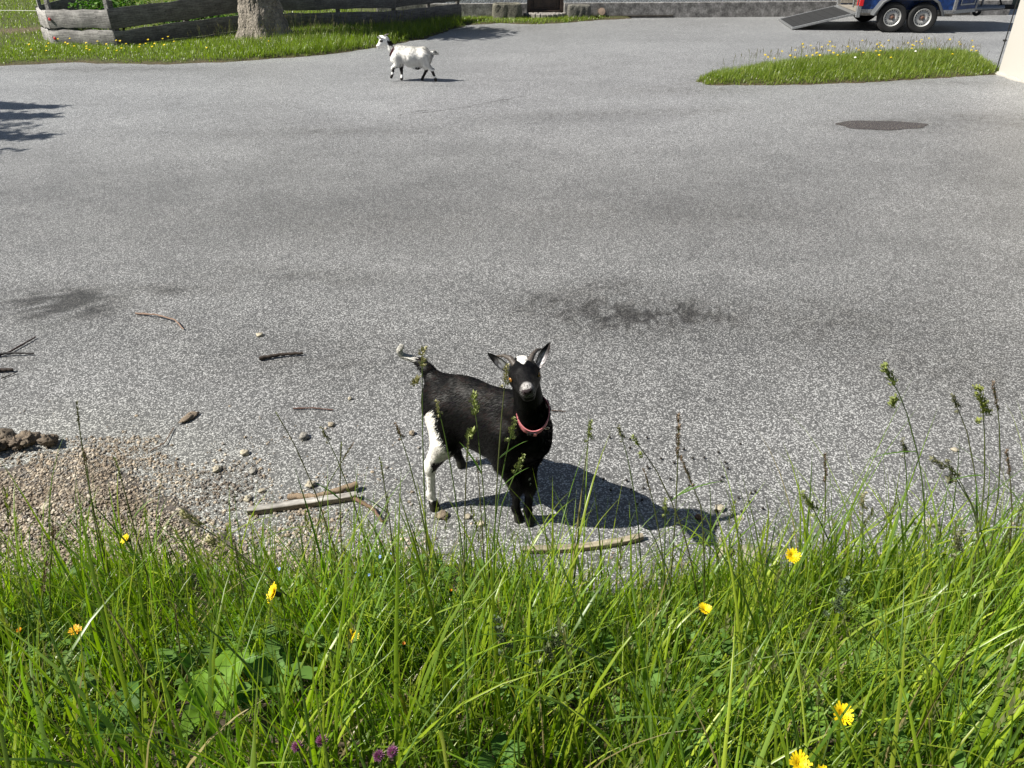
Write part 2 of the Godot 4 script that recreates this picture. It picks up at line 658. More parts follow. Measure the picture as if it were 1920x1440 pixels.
func black_goat() -> void:
	var org := Vector3(-0.30, 0, -2.77)
	var fw := Vector3(0.81, 0, 0.586)
	var sd := Vector3(-0.586, 0, 0.81)
	var A := func(a: float, h: float, s: float) -> Vector3: return fw * a + sd * s + Vector3(0, h, 0)
	var W := func(x: float, y: float, z: float) -> Vector3: return Vector3(x, y, z) - org
	var root := thing("goat", "black goat with white hind leg and pink collar looking up at the camera", "goat", org)
	# head frame: r to the goat's left ear side as seen, u up, fd along the face
	var C: Vector3 = W.call(0.045, 0.807, -2.37)
	var fd := Vector3(0.07, 0.10, 0.99).normalized()
	var r0 := (Vector3.RIGHT - fd * fd.x).normalized()
	var u0 := fd.cross(r0)
	var roll := deg_to_rad(10.0)
	var hr := r0 * cos(roll) + u0 * sin(roll)
	var hu := u0 * cos(roll) - r0 * sin(roll)
	var H := func(r: float, u: float, f: float) -> Vector3: return C + hr * r + hu * u + fd * f
	var collar_c: Vector3 = W.call(0.074, 0.590, -2.455)
	var neck := [
		[A.call(0.42, 0.49, 0.0), collar_c, 0.085, 0.056, 0.03],
		[A.call(0.36, 0.55, 0.0), collar_c + Vector3(-0.012, 0.012, -0.02), 0.06, 0.046, 0.03],
		[collar_c, H.call(0.0, -0.03, -0.07), 0.056, 0.050, 0.025],
	]
	var bones := [
		[A.call(0.05, 0.47, 0.0), A.call(0.14, 0.48, 0.0), 0.100, 0.105, 0.03],
		[A.call(0.14, 0.455, 0.0), A.call(0.32, 0.465, 0.0), 0.118, 0.120, 0.04],
		[A.call(0.13, 0.405, 0.0), A.call(0.33, 0.395, 0.0), 0.092, 0.104, 0.04],
		[A.call(0.35, 0.48, 0.0), A.call(0.43, 0.435, 0.0), 0.108, 0.092, 0.04],
		[A.call(0.39, 0.40, 0.0), A.call(0.475, 0.44, 0.0), 0.085, 0.064, 0.04],
		[A.call(0.10, 0.545, 0.0), A.call(0.36, 0.555, 0.0), 0.050, 0.052, 0.05],
		[A.call(0.01, 0.49, 0.0), A.call(0.02, 0.42, 0.0), 0.080, 0.075, 0.04],
		# near hind leg
		[A.call(0.06, 0.46, 0.05), A.call(0.11, 0.345, 0.10), 0.088, 0.062, 0.04],
		[A.call(0.105, 0.345, 0.105), A.call(0.052, 0.215, 0.150), 0.055, 0.025, 0.025],
		[A.call(0.042, 0.232, 0.149), A.call(0.050, 0.205, 0.150), 0.020, 0.0225, 0.012],
		[A.call(0.052, 0.205, 0.150), A.call(0.050, 0.075, 0.156), 0.0200, 0.0160, 0.012],
		[A.call(0.048, 0.075, 0.156), A.call(0.056, 0.045, 0.157), 0.0195, 0.017, 0.012],
		[A.call(0.060, 0.040, 0.151), A.call(0.070, 0.008, 0.150), 0.015, 0.017, 0.008],
		[A.call(0.060, 0.040, 0.165), A.call(0.070, 0.008, 0.168), 0.015, 0.017, 0.004],
		# far hind leg
		[A.call(0.06, 0.46, -0.05), A.call(0.10, 0.345, -0.10), 0.085, 0.06, 0.04],
		[A.call(0.095, 0.345, -0.105), A.call(-0.075, 0.19, -0.135), 0.052, 0.025, 0.025],
		[A.call(-0.075, 0.19, -0.135), A.call(-0.052, 0.07, -0.146), 0.022, 0.0175, 0.012],
		[A.call(-0.052, 0.07, -0.146), A.call(-0.04, 0.04, -0.147), 0.02, 0.018, 0.012],
		[A.call(-0.038, 0.040, -0.140), A.call(-0.028, 0.008, -0.139), 0.015, 0.017, 0.008],
		[A.call(-0.038, 0.040, -0.154), A.call(-0.028, 0.008, -0.157), 0.015, 0.017, 0.004],
		# near fore leg
		[A.call(0.40, 0.46, 0.06), A.call(0.385, 0.33, 0.06), 0.075, 0.048, 0.04],
		[A.call(0.385, 0.32, 0.055), A.call(0.408, 0.18, 0.022), 0.042, 0.026, 0.025],
		[A.call(0.410, 0.195, 0.024), A.call(0.409, 0.168, 0.021), 0.0255, 0.0235, 0.012],
		[A.call(0.408, 0.17, 0.021), A.call(0.395, 0.065, 0.006), 0.0195, 0.0155, 0.012],
		[A.call(0.395, 0.065, 0.006), A.call(0.40, 0.04, 0.004), 0.019, 0.017, 0.012],
		[A.call(0.402, 0.036, -0.003), A.call(0.412, 0.008, -0.005), 0.014, 0.0165, 0.008],
		[A.call(0.402, 0.036, 0.011), A.call(0.412, 0.008, 0.013), 0.014, 0.0165, 0.004],
		# far fore leg
		[A.call(0.43, 0.46, -0.06), A.call(0.43, 0.33, -0.06), 0.075, 0.048, 0.04],
		[A.call(0.42, 0.32, -0.045), A.call(0.447, 0.18, -0.022), 0.042, 0.026, 0.025],
		[A.call(0.449, 0.195, -0.024), A.call(0.448, 0.168, -0.021), 0.0255, 0.0235, 0.012],
		[A.call(0.447, 0.17, -0.021), A.call(0.447, 0.065, -0.008), 0.0195, 0.0155, 0.012],
		[A.call(0.447, 0.065, -0.008), A.call(0.451, 0.04, -0.006), 0.019, 0.017, 0.012],
		[A.call(0.454, 0.036, -0.013), A.call(0.464, 0.008, -0.015), 0.014, 0.0165, 0.008],
		[A.call(0.454, 0.036, 0.001), A.call(0.464, 0.008, 0.003), 0.014, 0.0165, 0.004],
		# tail
		[W.call(-0.325, 0.545, -2.79), W.call(-0.352, 0.578, -2.812), 0.032, 0.025, 0.03],
		[W.call(-0.352, 0.578, -2.812), W.call(-0.385, 0.602, -2.835), 0.025, 0.020, 0.01],
	]
	bones.append_array(neck)
	bones[-1] = [collar_c, collar_c.lerp(H.call(0.0, -0.03, -0.07), 0.30), 0.056, 0.053, 0.02]
	var black := Color(0.0062, 0.0060, 0.0063)
	var white := Color(0.72, 0.70, 0.66)
	var hoof := Color(0.022, 0.02, 0.019)
	var tint := func(p: Vector3) -> Color:
		var w := p + Vector3(wob(p, 260.0, 0.012), wob(p + Vector3.ONE, 260.0, 0.012), 0)
		var a := w.dot(fw)
		var s := w.dot(sd)
		var h := w.y
		var c := black
		c = c.lerp(Color(0.024, 0.018, 0.015), clampf(nz.get_noise_3dv(p * 1500.0) * 1.2 + 0.1, 0.0, 1.0) * smoothstep(0.45, 0.6, h) * 0.6)
		if a < 0.25 and h < 0.53:
			if s > 0.045:
				# white stocking of the near hind leg: a tongue up the thigh, the whole shank
				var top := 0.50 - absf(a - 0.065) * 1.0
				var from := lerpf(0.022, -0.06, smoothstep(0.36, 0.27, h))
				var to := lerpf(0.095, 0.155, smoothstep(0.44, 0.34, h))
				if h < top and a > from and a < to and h > 0.05:
					c = white
				if h < 0.265 and h > 0.205 and a > 0.074:
					c = black
			elif s < -0.06 and h > 0.12 and h < 0.20 and a > -0.085 and a < -0.02 and wob(p, 400.0, 1.0) > -0.1:
				c = white
		if a > 0.42 and a < 0.48 and s < -0.008 and h > 0.18 and h < 0.245 and p.x < (fw * 0.437 + sd * -0.03).x + 0.006:
			c = white
		if h < 0.042:
			c = hoof
		return c
	var me := Mesher.new()
	body(me, bones, 0.0052, tint, 0.0)
	# head, on a finer grid of its own
	var head := [
		[collar_c.lerp(H.call(0.0, -0.03, -0.07), 0.12), H.call(0.0, -0.03, -0.07), 0.0553, 0.050, 0.012],
		[H.call(0.0, 0.004, -0.055), H.call(0.0, 0.004, -0.008), 0.049, 0.046, 0.02],
		[H.call(0.0, 0.018, -0.045), H.call(0.0, 0.016, -0.015), 0.034, 0.036, 0.02],
		[H.call(-0.036, 0.017, -0.004), H.call(-0.030, 0.016, 0.02), 0.021, 0.012, 0.012],
		[H.call(0.036, 0.017, -0.004), H.call(0.030, 0.016, 0.02), 0.021, 0.012, 0.012],
		[H.call(0.0, 0.012, 0.02), H.call(0.0, -0.001, 0.104), 0.036, 0.0225, 0.02],
		[H.call(-0.022, -0.024, -0.035), H.call(-0.006, -0.030, 0.075), 0.036, 0.021, 0.02],
		[H.call(0.022, -0.024, -0.035), H.call(0.006, -0.030, 0.075), 0.036, 0.021, 0.02],
		[H.call(-0.009, -0.010, 0.098), H.call(0.009, -0.010, 0.098), 0.0195, 0.0195, 0.012],
		[H.call(-0.007, -0.036, 0.092), H.call(0.007, -0.036, 0.092), 0.0155, 0.0155, 0.008],
		[H.call(-0.008, 0.001, 0.113), H.call(0.008, 0.001, 0.113), 0.0105, 0.0105, 0.008],
		[H.call(-0.014, -0.016, 0.108), H.call(-0.006, -0.019, 0.112), 0.0085, 0.008, 0.006],
		[H.call(0.014, -0.016, 0.108), H.call(0.006, -0.019, 0.112), 0.0085, 0.008, 0.006],
	]
	var head_tint := func(p: Vector3) -> Color:
		var d := p - C
		var r := d.dot(hr) + wob(p, 700.0, 0.003)
		var u := d.dot(hu) + wob(p + Vector3.ONE, 700.0, 0.003)
		var f := d.dot(fd)
		var c := black
		c = c.lerp(Color(0.035, 0.033, 0.033), smoothstep(0.0, 0.06, f) * clampf(0.4 + wob(p, 900.0, 1.2), 0.0, 1.0) * 0.5)
		var v := u * 0.9 - f * 0.42
		if f < 0.05 and v > 0.043 and absf(r - 0.004) < (v - 0.042) * 1.05 + wob(p, 2200.0, 0.002) and absf(r - 0.004) < 0.018:
			c = white
		# speckled white ring round the muzzle
		var ring := smoothstep(0.098, 0.110, f + 0.25 * maxf(u, -0.012)) * smoothstep(-0.036, -0.026, u)
		var salt := clampf(0.42 + 1.9 * wob(p, 1400.0, 1.0) + (0.32 if u > 0.002 else -0.05), 0.0, 1.0)
		c = c.lerp(Color(0.17, 0.16, 0.16).lerp(Color(0.42, 0.40, 0.39), smoothstep(-0.006, 0.006, u) * smoothstep(0.021, 0.014, absf(r))), ring * salt)
		if f > 0.113 and absf(r) < 0.019 and u > -0.0135 and u < 0.009:
			c = Color(0.055, 0.047, 0.048)
			var nr := Vector2(absf(r) - 0.0088, (u + 0.0025) * 1.3 - (absf(r) - 0.0088) * 0.5)
			if nr.length() < 0.0046:
				c = Color(0.004, 0.003, 0.003)
			if absf(r) < 0.0012 and u < -0.004:
				c = Color(0.02, 0.018, 0.018)
		if absf(u + 0.0265 - absf(r) * 0.25) < 0.0016 and f > 0.085:
			c = Color(0.006, 0.005, 0.005)
		return c
	var hm := Mesher.new()
	body(hm, head, 0.0027, head_tint)
	# one continuous skin
	var k := me.v.size()
	me.v.append_array(hm.v)
	me.n.append_array(hm.n)
	me.c.append_array(hm.c)
	for i in hm.ix:
		me.ix.append(i + k)
	obj("body", me, M.black_fur, root)
	var nose_tip: Vector3 = H.call(0.0, 0.0, 0.125)
	var flow := func(p: Vector3, _n: Vector3) -> Array:
		var toc := (p - C).dot(fd)
		if (p - C).length() < 0.16:
			if toc > 0.085:
				return [Vector3.UP, 0.0, 0.0, 0.0]
			return [(p - nose_tip).normalized(), 0.010, 0.00055, 0.10]
		if p.y < 0.05:
			return [Vector3.DOWN, 0.0, 0.0, 0.0]
		if p.y < 0.27:
			return [Vector3(0, -1, 0), 0.011, 0.0006, 0.10]
		return [-fw * 0.8 + Vector3(0, -0.75, 0), 0.02, 0.0008, 0.13]
	var shade := func(_p: Vector3, c: Color) -> Color:
		var q := rng.randf_range(0.4, 1.7)
		return Color(c.r * q, c.g * q, c.b * q) if c.g < 0.2 else c * rng.randf_range(0.85, 1.08)
	obj("coat", fur(me, 52000, flow, shade), M.black_fur, root)
	# long hair of the tail, white at the end
	var tl := Mesher.new()
	var line := [W.call(-0.35, 0.578, -2.812), W.call(-0.385, 0.602, -2.838), W.call(-0.425, 0.608, -2.86), W.call(-0.464, 0.612, -2.872), W.call(-0.480, 0.642, -2.866), W.call(-0.464, 0.668, -2.855)]
	var crv := Curve3D.new()
	for i in line.size():
		var tn: Vector3 = (line[mini(i + 1, 5)] - line[maxi(i - 1, 0)]) * 0.18
		crv.add_point(line[i], -tn, tn)
	var len_all := crv.get_baked_length()
	for s in 1300:
		var t0 := rng.randf() * 0.8
		var t1 := minf(t0 + rng.randf_range(0.3, 0.5), 1.0)
		var off := Vector3(rng.randf() - 0.5, rng.randf() - 0.5, rng.randf() - 0.5).normalized()
		var path := []
		var rad := []
		for j in 5:
			var t := lerpf(t0, t1, j / 4.0)
			var spread := 0.015 * (1.0 - t * 0.5) + 0.004 * j / 4.0
			path.append(crv.sample_baked(t * len_all) + off * spread * rng.randf_range(0.8, 1.1))
			rad.append(0.0020 * (1.0 - j / 4.8))
		tl.col = (Color(0.62, 0.605, 0.57) if t0 + rng.randf() * 0.08 > 0.17 else Color(0.015, 0.014, 0.013)) * rng.randf_range(0.8, 1.1)
		tl.tube(path, rad, 3, false)
	obj("tail", tl, M.white_fur, root)
	# horns, ears, eyes
	for q in [[[0.012, 0.836, -2.402], [-0.006, 0.851, -2.425], [-0.030, 0.848, -2.45], [-0.060, 0.832, -2.475]], [[0.062, 0.846, -2.402], [0.074, 0.862, -2.43], [0.090, 0.866, -2.46], [0.113, 0.856, -2.487]]]:
		var path := []
		for w in q:
			path.append(W.call(w[0], w[1], w[2]))
		var cv := Curve3D.new()
		for i in 4:
			var tn: Vector3 = (path[mini(i + 1, 3)] - path[maxi(i - 1, 0)]) * 0.17
			cv.add_point(path[i], -tn, tn)
		var hp := []
		var hrad := []
		var bl := cv.get_baked_length()
		for j in 19:
			var t := j / 18.0
			hp.append(cv.sample_baked(t * bl))
			hrad.append(lerpf(0.0128, 0.0028, pow(t, 0.9)) * (1.0 + 0.06 * (j % 2)))
		var hn := Mesher.new()
		hn.col = Color(0.11, 0.092, 0.075)
		hn.tube(hp, hrad, 10)
		obj("horn", hn, M.horn, root)
	ear(root, W.call(-0.010, 0.806, -2.415), W.call(-0.083, 0.880, -2.405), Vector3(0.05, 0.45, 0.9), 0.038, Color(0.013, 0.012, 0.012), Color(0.14, 0.13, 0.13), Color(0.72, 0.70, 0.70), M.black_fur)
	ear(root, W.call(0.092, 0.818, -2.405), W.call(0.133, 0.915, -2.425), Vector3(-0.2, 0.40, 0.9), 0.040, Color(0.02, 0.018, 0.018), Color(0.16, 0.15, 0.155), Color(0.66, 0.64, 0.66), M.black_fur)
	for s in [-1, 1]:
		var at: Vector3 = H.call(0.0465 * s, 0.001, 0.007)
		var out: Vector3 = (hr * s * 0.82 + fd * 0.5 + hu * 0.12).normalized()
		var ax1: Vector3 = hr * -0.5 * s + fd * 0.82
		ax1 = (ax1 - out * ax1.dot(out)).normalized()
		var bs := Basis(ax1, out, ax1.cross(out))
		var ey := Mesher.new()
		var rows := []
		var cols := PackedColorArray()
		for j in 9:
			var an := PI * 0.5 * j / 8.0
			var row := PackedVector3Array()
			for i in 16:
				var b := -TAU * i / 16.0
				var lp := Vector3(sin(an) * cos(b), cos(an), sin(an) * sin(b)) * 0.0115
				row.append(at + bs * lp)
				var cc := Color(0.30, 0.135, 0.03)
				if absf(lp.x) < 0.0055 and absf(lp.z) < 0.002:
					cc = Color(0.004, 0.004, 0.004)
				if lp.length() > 0.0 and Vector2(lp.x, lp.z).length() > 0.0082:
					cc = Color(0.01, 0.008, 0.007)
				cols.append(cc)
			rows.append(row)
		ey.sheet(rows, true, cols)
		obj("eye", ey, M.eye, root)
	# pink collar: a band that hangs lower at the front, with buckle, ring and black clasp
	var cn := Vector3(0.06, 0.76, 0.65).normalized()   # axis of the band
	var cx := (Vector3.RIGHT - cn * cn.x).normalized()
	var cz := cx.cross(cn)
	var cpos := collar_c + Vector3(0.004, 0.017, 0.002)
	var band_at := func(an: float, out: float, h: float) -> Vector3:
		return cpos + (cx * cos(an) * (0.061 + out) + cz * sin(an) * (0.064 + out)) + cn * h + Vector3(0, -0.020, 0.004) * maxf(sin(an), 0.0)
	var band := Mesher.new()
	for ring in [[0.0055, -0.020, 0.0035, 0.020], [0.0, 0.020, 0.0, -0.020], [0.0, -0.020, 0.0055, -0.020], [0.0035, 0.020, 0.0, 0.020]]:
		var ra := PackedVector3Array()
		var rb := PackedVector3Array()
		for i in 48:
			var an := -TAU * i / 48.0
			ra.append(band_at.call(an, ring[0], ring[1]))
			rb.append(band_at.call(an, ring[2], ring[3]))
		band.sheet([ra, rb], true)
	var col := obj("collar", band, M.pink, root)
	var bk := Mesher.new()
	var ban := deg_to_rad(92.0)
	var bp: Vector3 = band_at.call(ban, 0.008, 0.0)
	var bout := (cx * cos(ban) + cz * sin(ban)).normalized()
	var bb := Basis(bout.cross(cn).normalized() * -1.0, cn, bout)
	for q in [[0.0, 0.0135, 0.034, 0.005], [0.0, -0.0135, 0.034, 0.005], [-0.0155, 0.0, 0.005, 0.03], [0.0155, 0.0, 0.005, 0.03], [-0.004, 0.0, 0.003, 0.03]]:
		bk.box(bp + bb * Vector3(q[0], q[1], 0), Vector3(q[2], q[3] * 1.2, 0.005), 0.001, bb)
	obj("buckle", bk, M.black_plastic, col)
	var lp := Mesher.new()
	lp.box(bp + bb * Vector3(0.012, 0, 0.001), Vector3(0.013, 0.031, 0.006), 0.001, bb)
	obj("strap_loop", lp, M.pink, col)
	var rg := Mesher.new()
	var path := []
	var rads := []
	var rc: Vector3 = band_at.call(deg_to_rad(40.0), 0.010, -0.012)
	for i in 17:
		var an := TAU * i / 16.0
		path.append(rc + cx * cos(an) * 0.010 - cn * sin(an) * 0.014 + cz * 0.004)
		rads.append(0.0014)
	rg.tube(path, rads, 6, false)
	obj("ring", rg, M.ring_metal, col)
	var cl := Mesher.new()
	for an in [-8.0, 12.0, -28.0]:
		var ca := deg_to_rad(an)
		var co := (cx * cos(ca) + cz * sin(ca)).normalized()
		cl.box(band_at.call(ca, 0.005, 0.0), Vector3(0.020, 0.024, 0.008), 0.002, Basis(co.cross(cn).normalized() * -1.0, cn, co))
	obj("clasp", cl, M.black_plastic, col)


func white_goat() -> void:
	var org := Vector3(-1.55, 0, -13.15)
	var W := func(x: float, y: float, z: float) -> Vector3: return Vector3(x, y, z) - org
	var root := thing("goat", "white goat with black stockings and dark red collar walking across the yard", "goat", org)
	var bones := [
		[W.call(-1.78, 0.39, -13.2), W.call(-1.60, 0.355, -13.16), 0.115, 0.135, 0.05],
		[W.call(-1.60, 0.35, -13.16), W.call(-1.44, 0.36, -13.13), 0.132, 0.118, 0.05],
		[W.call(-1.40, 0.385, -13.12), W.call(-1.36, 0.37, -13.12), 0.105, 0.10, 0.05],
		[W.call(-1.78, 0.475, -13.2), W.call(-1.58, 0.445, -13.16), 0.045, 0.045, 0.05],
		[W.call(-1.58, 0.445, -13.16), W.call(-1.39, 0.455, -13.13), 0.045, 0.045, 0.05],
		[W.call(-1.84, 0.37, -13.2), W.call(-1.86, 0.33, -13.2), 0.09, 0.075, 0.05],
		[W.call(-1.80, 0.44, -13.2), W.call(-1.90, 0.47, -13.2), 0.080, 0.062, 0.03],
		[W.call(-1.90, 0.47, -13.2), W.call(-1.99, 0.60, -13.2), 0.062, 0.045, 0.03],
		[W.call(-2.005, 0.610, -13.2), W.call(-2.045, 0.590, -13.2), 0.054, 0.046, 0.03],
		[W.call(-2.04, 0.590, -13.2), W.call(-2.115, 0.515, -13.2), 0.042, 0.026, 0.03],
		[W.call(-2.01, 0.560, -13.2), W.call(-2.10, 0.495, -13.2), 0.042, 0.022, 0.03],
		[W.call(-2.118, 0.505, -13.2), W.call(-2.122, 0.492, -13.2), 0.024, 0.020, 0.02],
		# lifted fore leg (near side)
		[W.call(-1.82, 0.36, -13.14), W.call(-1.825, 0.26, -13.13), 0.07, 0.05, 0.04],
		[W.call(-1.825, 0.26, -13.13), W.call(-1.895, 0.205, -13.12), 0.042, 0.028, 0.02],
		[W.call(-1.895, 0.205, -13.12), W.call(-1.908, 0.115, -13.11), 0.023, 0.019, 0.012],
		[W.call(-1.908, 0.115, -13.11), W.call(-1.935, 0.065, -13.11), 0.020, 0.022, 0.012],
		# far fore leg
		[W.call(-1.79, 0.36, -13.25), W.call(-1.79, 0.25, -13.25), 0.07, 0.045, 0.04],
		[W.call(-1.79, 0.25, -13.25), W.call(-1.782, 0.15, -13.23), 0.036, 0.026, 0.02],
		[W.call(-1.782, 0.15, -13.23), W.call(-1.776, 0.05, -13.21), 0.022, 0.018, 0.012],
		[W.call(-1.776, 0.05, -13.21), W.call(-1.785, 0.018, -13.2), 0.020, 0.024, 0.012],
		# near hind leg, stretched back
		[W.call(-1.38, 0.37, -13.08), W.call(-1.36, 0.26, -13.07), 0.085, 0.06, 0.04],
		[W.call(-1.36, 0.26, -13.07), W.call(-1.275, 0.175, -13.07), 0.050, 0.026, 0.02],
		[W.call(-1.275, 0.175, -13.07), W.call(-1.228, 0.05, -13.08), 0.023, 0.018, 0.012],
		[W.call(-1.228, 0.05, -13.08), W.call(-1.222, 0.018, -13.08), 0.020, 0.024, 0.012],
		# far hind leg
		[W.call(-1.40, 0.37, -13.17), W.call(-1.42, 0.25, -13.18), 0.08, 0.055, 0.04],
		[W.call(-1.42, 0.25, -13.18), W.call(-1.375, 0.155, -13.19), 0.048, 0.026, 0.02],
		[W.call(-1.375, 0.155, -13.19), W.call(-1.435, 0.05, -13.2), 0.023, 0.018, 0.012],
		[W.call(-1.435, 0.05, -13.2), W.call(-1.452, 0.018, -13.2), 0.020, 0.024, 0.012],
		# tail
		[W.call(-1.31, 0.42, -13.12), W.call(-1.25, 0.425, -13.12), 0.03, 0.024, 0.02],
		[W.call(-1.25, 0.425, -13.12), W.call(-1.20, 0.415, -13.12), 0.024, 0.010, 0.01],
		[W.call(-1.56, 0.205, -13.10), W.call(-1.50, 0.20, -13.13), 0.022, 0.03, 0.04],
	]
	var white := Color(0.86, 0.85, 0.82)
	var black := Color(0.012, 0.011, 0.011)
	var tint := func(p: Vector3) -> Color:
		var x := p.x + org.x + wob(p, 200.0, 0.02)
		var y := p.y + wob(p + Vector3.ONE, 200.0, 0.015)
		var c := white
		if x < -1.7 and y < 0.21:
			c = black
			if (x < -1.86 and y > 0.11 and y < 0.135) or (x > -1.86 and y > 0.045 and y < 0.085):
				c = white
		elif x >= -1.7 and y < 0.165 and not (x > -1.3 and y < 0.085 and y > 0.06):
			c = black
		if x > -1.54 and x < -1.45 and y < 0.215 and y > 0.17:
			c = Color(0.02, 0.018, 0.018)
		if x < -1.88 and x > -1.97 and y > 0.52 and y < 0.60 and p.x + org.x > -1.955 + (y - 0.55) * -0.5:
			c = black
		if x < -2.035 and x > -2.085 and y > 0.575 and y < 0.61:
			c = black
		if x < -2.125 and y > 0.495 and y < 0.515:
			c = Color(0.1, 0.08, 0.08)
		if c == white and x < -1.36 and nz.get_noise_3d(p.x * 2600, p.y * 800, p.z * 2600) > 0.36 and y > 0.33 and x > -1.85:
			c = Color(0.45, 0.44, 0.43)
		return c
	var me := Mesher.new()
	body(me, bones, 0.0075, tint, 0.0)
	obj("body", me, M.white_fur, root)
	var flow := func(p: Vector3, _n: Vector3) -> Array:
		if p.y < 0.2:
			return [Vector3.DOWN, 0.012 if p.y > 0.05 else 0.0, 0.001, 0.1]
		if p.x + org.x > -1.27:
			return [Vector3(0.9, 0.2, 0), 0.05, 0.0014, 0.25]
		return [Vector3(0.7, -0.8, 0), 0.032 if p.x + org.x > -1.95 else 0.012, 0.0014, 0.16]
	var shade := func(_p: Vector3, c: Color) -> Color: return c * rng.randf_range(0.82, 1.1)
	obj("coat", fur(me, 22000, flow, shade), M.white_fur, root)
	for s in [-1, 1]:
		var hn := Mesher.new()
		hn.col = Color(0.25, 0.22, 0.19)
		var path := []
		var rad := []
		for j in 9:
			var t := j / 8.0
			path.append(W.call(-2.015 + 0.07 * t * t + 0.01 * t, 0.648 + 0.058 * t - 0.02 * t * t, -13.2 + s * (0.02 + 0.025 * t)))
			rad.append(lerpf(0.012, 0.003, t))
		hn.tube(path, rad, 8)
		obj("horn", hn, M.horn, root)
	ear(root, W.call(-2.005, 0.620, -13.16), W.call(-2.115, 0.648, -13.13), Vector3(-0.4, -0.2, 0.9), 0.045, white, Color(0.55, 0.42, 0.38), white, M.white_fur)
	ear(root, W.call(-2.005, 0.620, -13.24), W.call(-2.10, 0.655, -13.28), Vector3(-0.6, 0.3, -0.6), 0.045, white, Color(0.55, 0.42, 0.38), white, M.white_fur)
	for s in [-1, 1]:
		var ey := Mesher.new()
		ey.col = Color(0.03, 0.02, 0.01)
		ey.lump(W.call(-2.058, 0.592, -13.2 + s * 0.038), Vector3.ONE * 0.012, nz, 0.0, 6, 10)
		obj("eye", ey, M.eye, root)
	var band := Mesher.new()
	var cc: Vector3 = W.call(-1.892, 0.452, -13.2)
	var ax := Vector3(-0.80, 0.50, 0.0).normalized()
	var b1 := Vector3(0.50, 0.80, 0.0).normalized()
	for ring in [[0.004, -0.014, 0.004, 0.014], [0.0, 0.014, 0.0, -0.014], [0.0, -0.014, 0.004, -0.014], [0.004, 0.014, 0.0, 0.014]]:
		var ra := PackedVector3Array()
		var rb := PackedVector3Array()
		for i in 32:
			var an := -TAU * i / 32.0
			var d := b1 * cos(an) * 0.082 + Vector3(0, 0, 1) * sin(an) * 0.074
			ra.append(cc + d * (1.0 + ring[0] * 12.0) + ax * ring[1])
			rb.append(cc + d * (1.0 + ring[2] * 12.0) + ax * ring[3])
		band.sheet([ra, rb], true)
	var co := obj("collar", band, M.red_web, root)
	var bu := Mesher.new()
	bu.box(cc - b1 * 0.092, Vector3(0.028, 0.02, 0.03), 0.004, Basis(ax, b1, Vector3(0, 0, 1)))
	obj("buckle", bu, M.black_plastic, co)


# ---------------------------------------------------------------- meadow plants
var blades := []        # blade meshes
var grass_green := [Color(0.19, 0.285, 0.014), Color(0.25, 0.335, 0.018), Color(0.12, 0.21, 0.013), Color(0.29, 0.35, 0.035), Color(0.15, 0.24, 0.055), Color(0.075, 0.145, 0.018)]


func make_blades() -> void:
	var lance := func(t): return (1.0 - pow(t, 2.2)) * (0.72 + 0.6 * t * (1 - t))
	var strap := func(t): return 0.0 if t > 0.999 else (1.0 - pow(t, 6.0))
	blades = [blade_mesh(0.12, 4, 0.5, lance), blade_mesh(0.35, 5, 0.6, lance), blade_mesh(0.40, 7, 0.7, lance), blade_mesh(0.22, 4, 0.4, lance), blade_mesh(0.55, 8, 0.5, lance)]


func green(dry := 0.06) -> Color:
	if rng.randf() < dry:
		return Color(0.34, 0.28, 0.13) * rng.randf_range(0.6, 1.1)
	var a: Color = grass_green[rng.randi() % 6]
	return a.lerp(grass_green[rng.randi() % 6], rng.randf()) * rng.randf_range(0.8, 1.32)


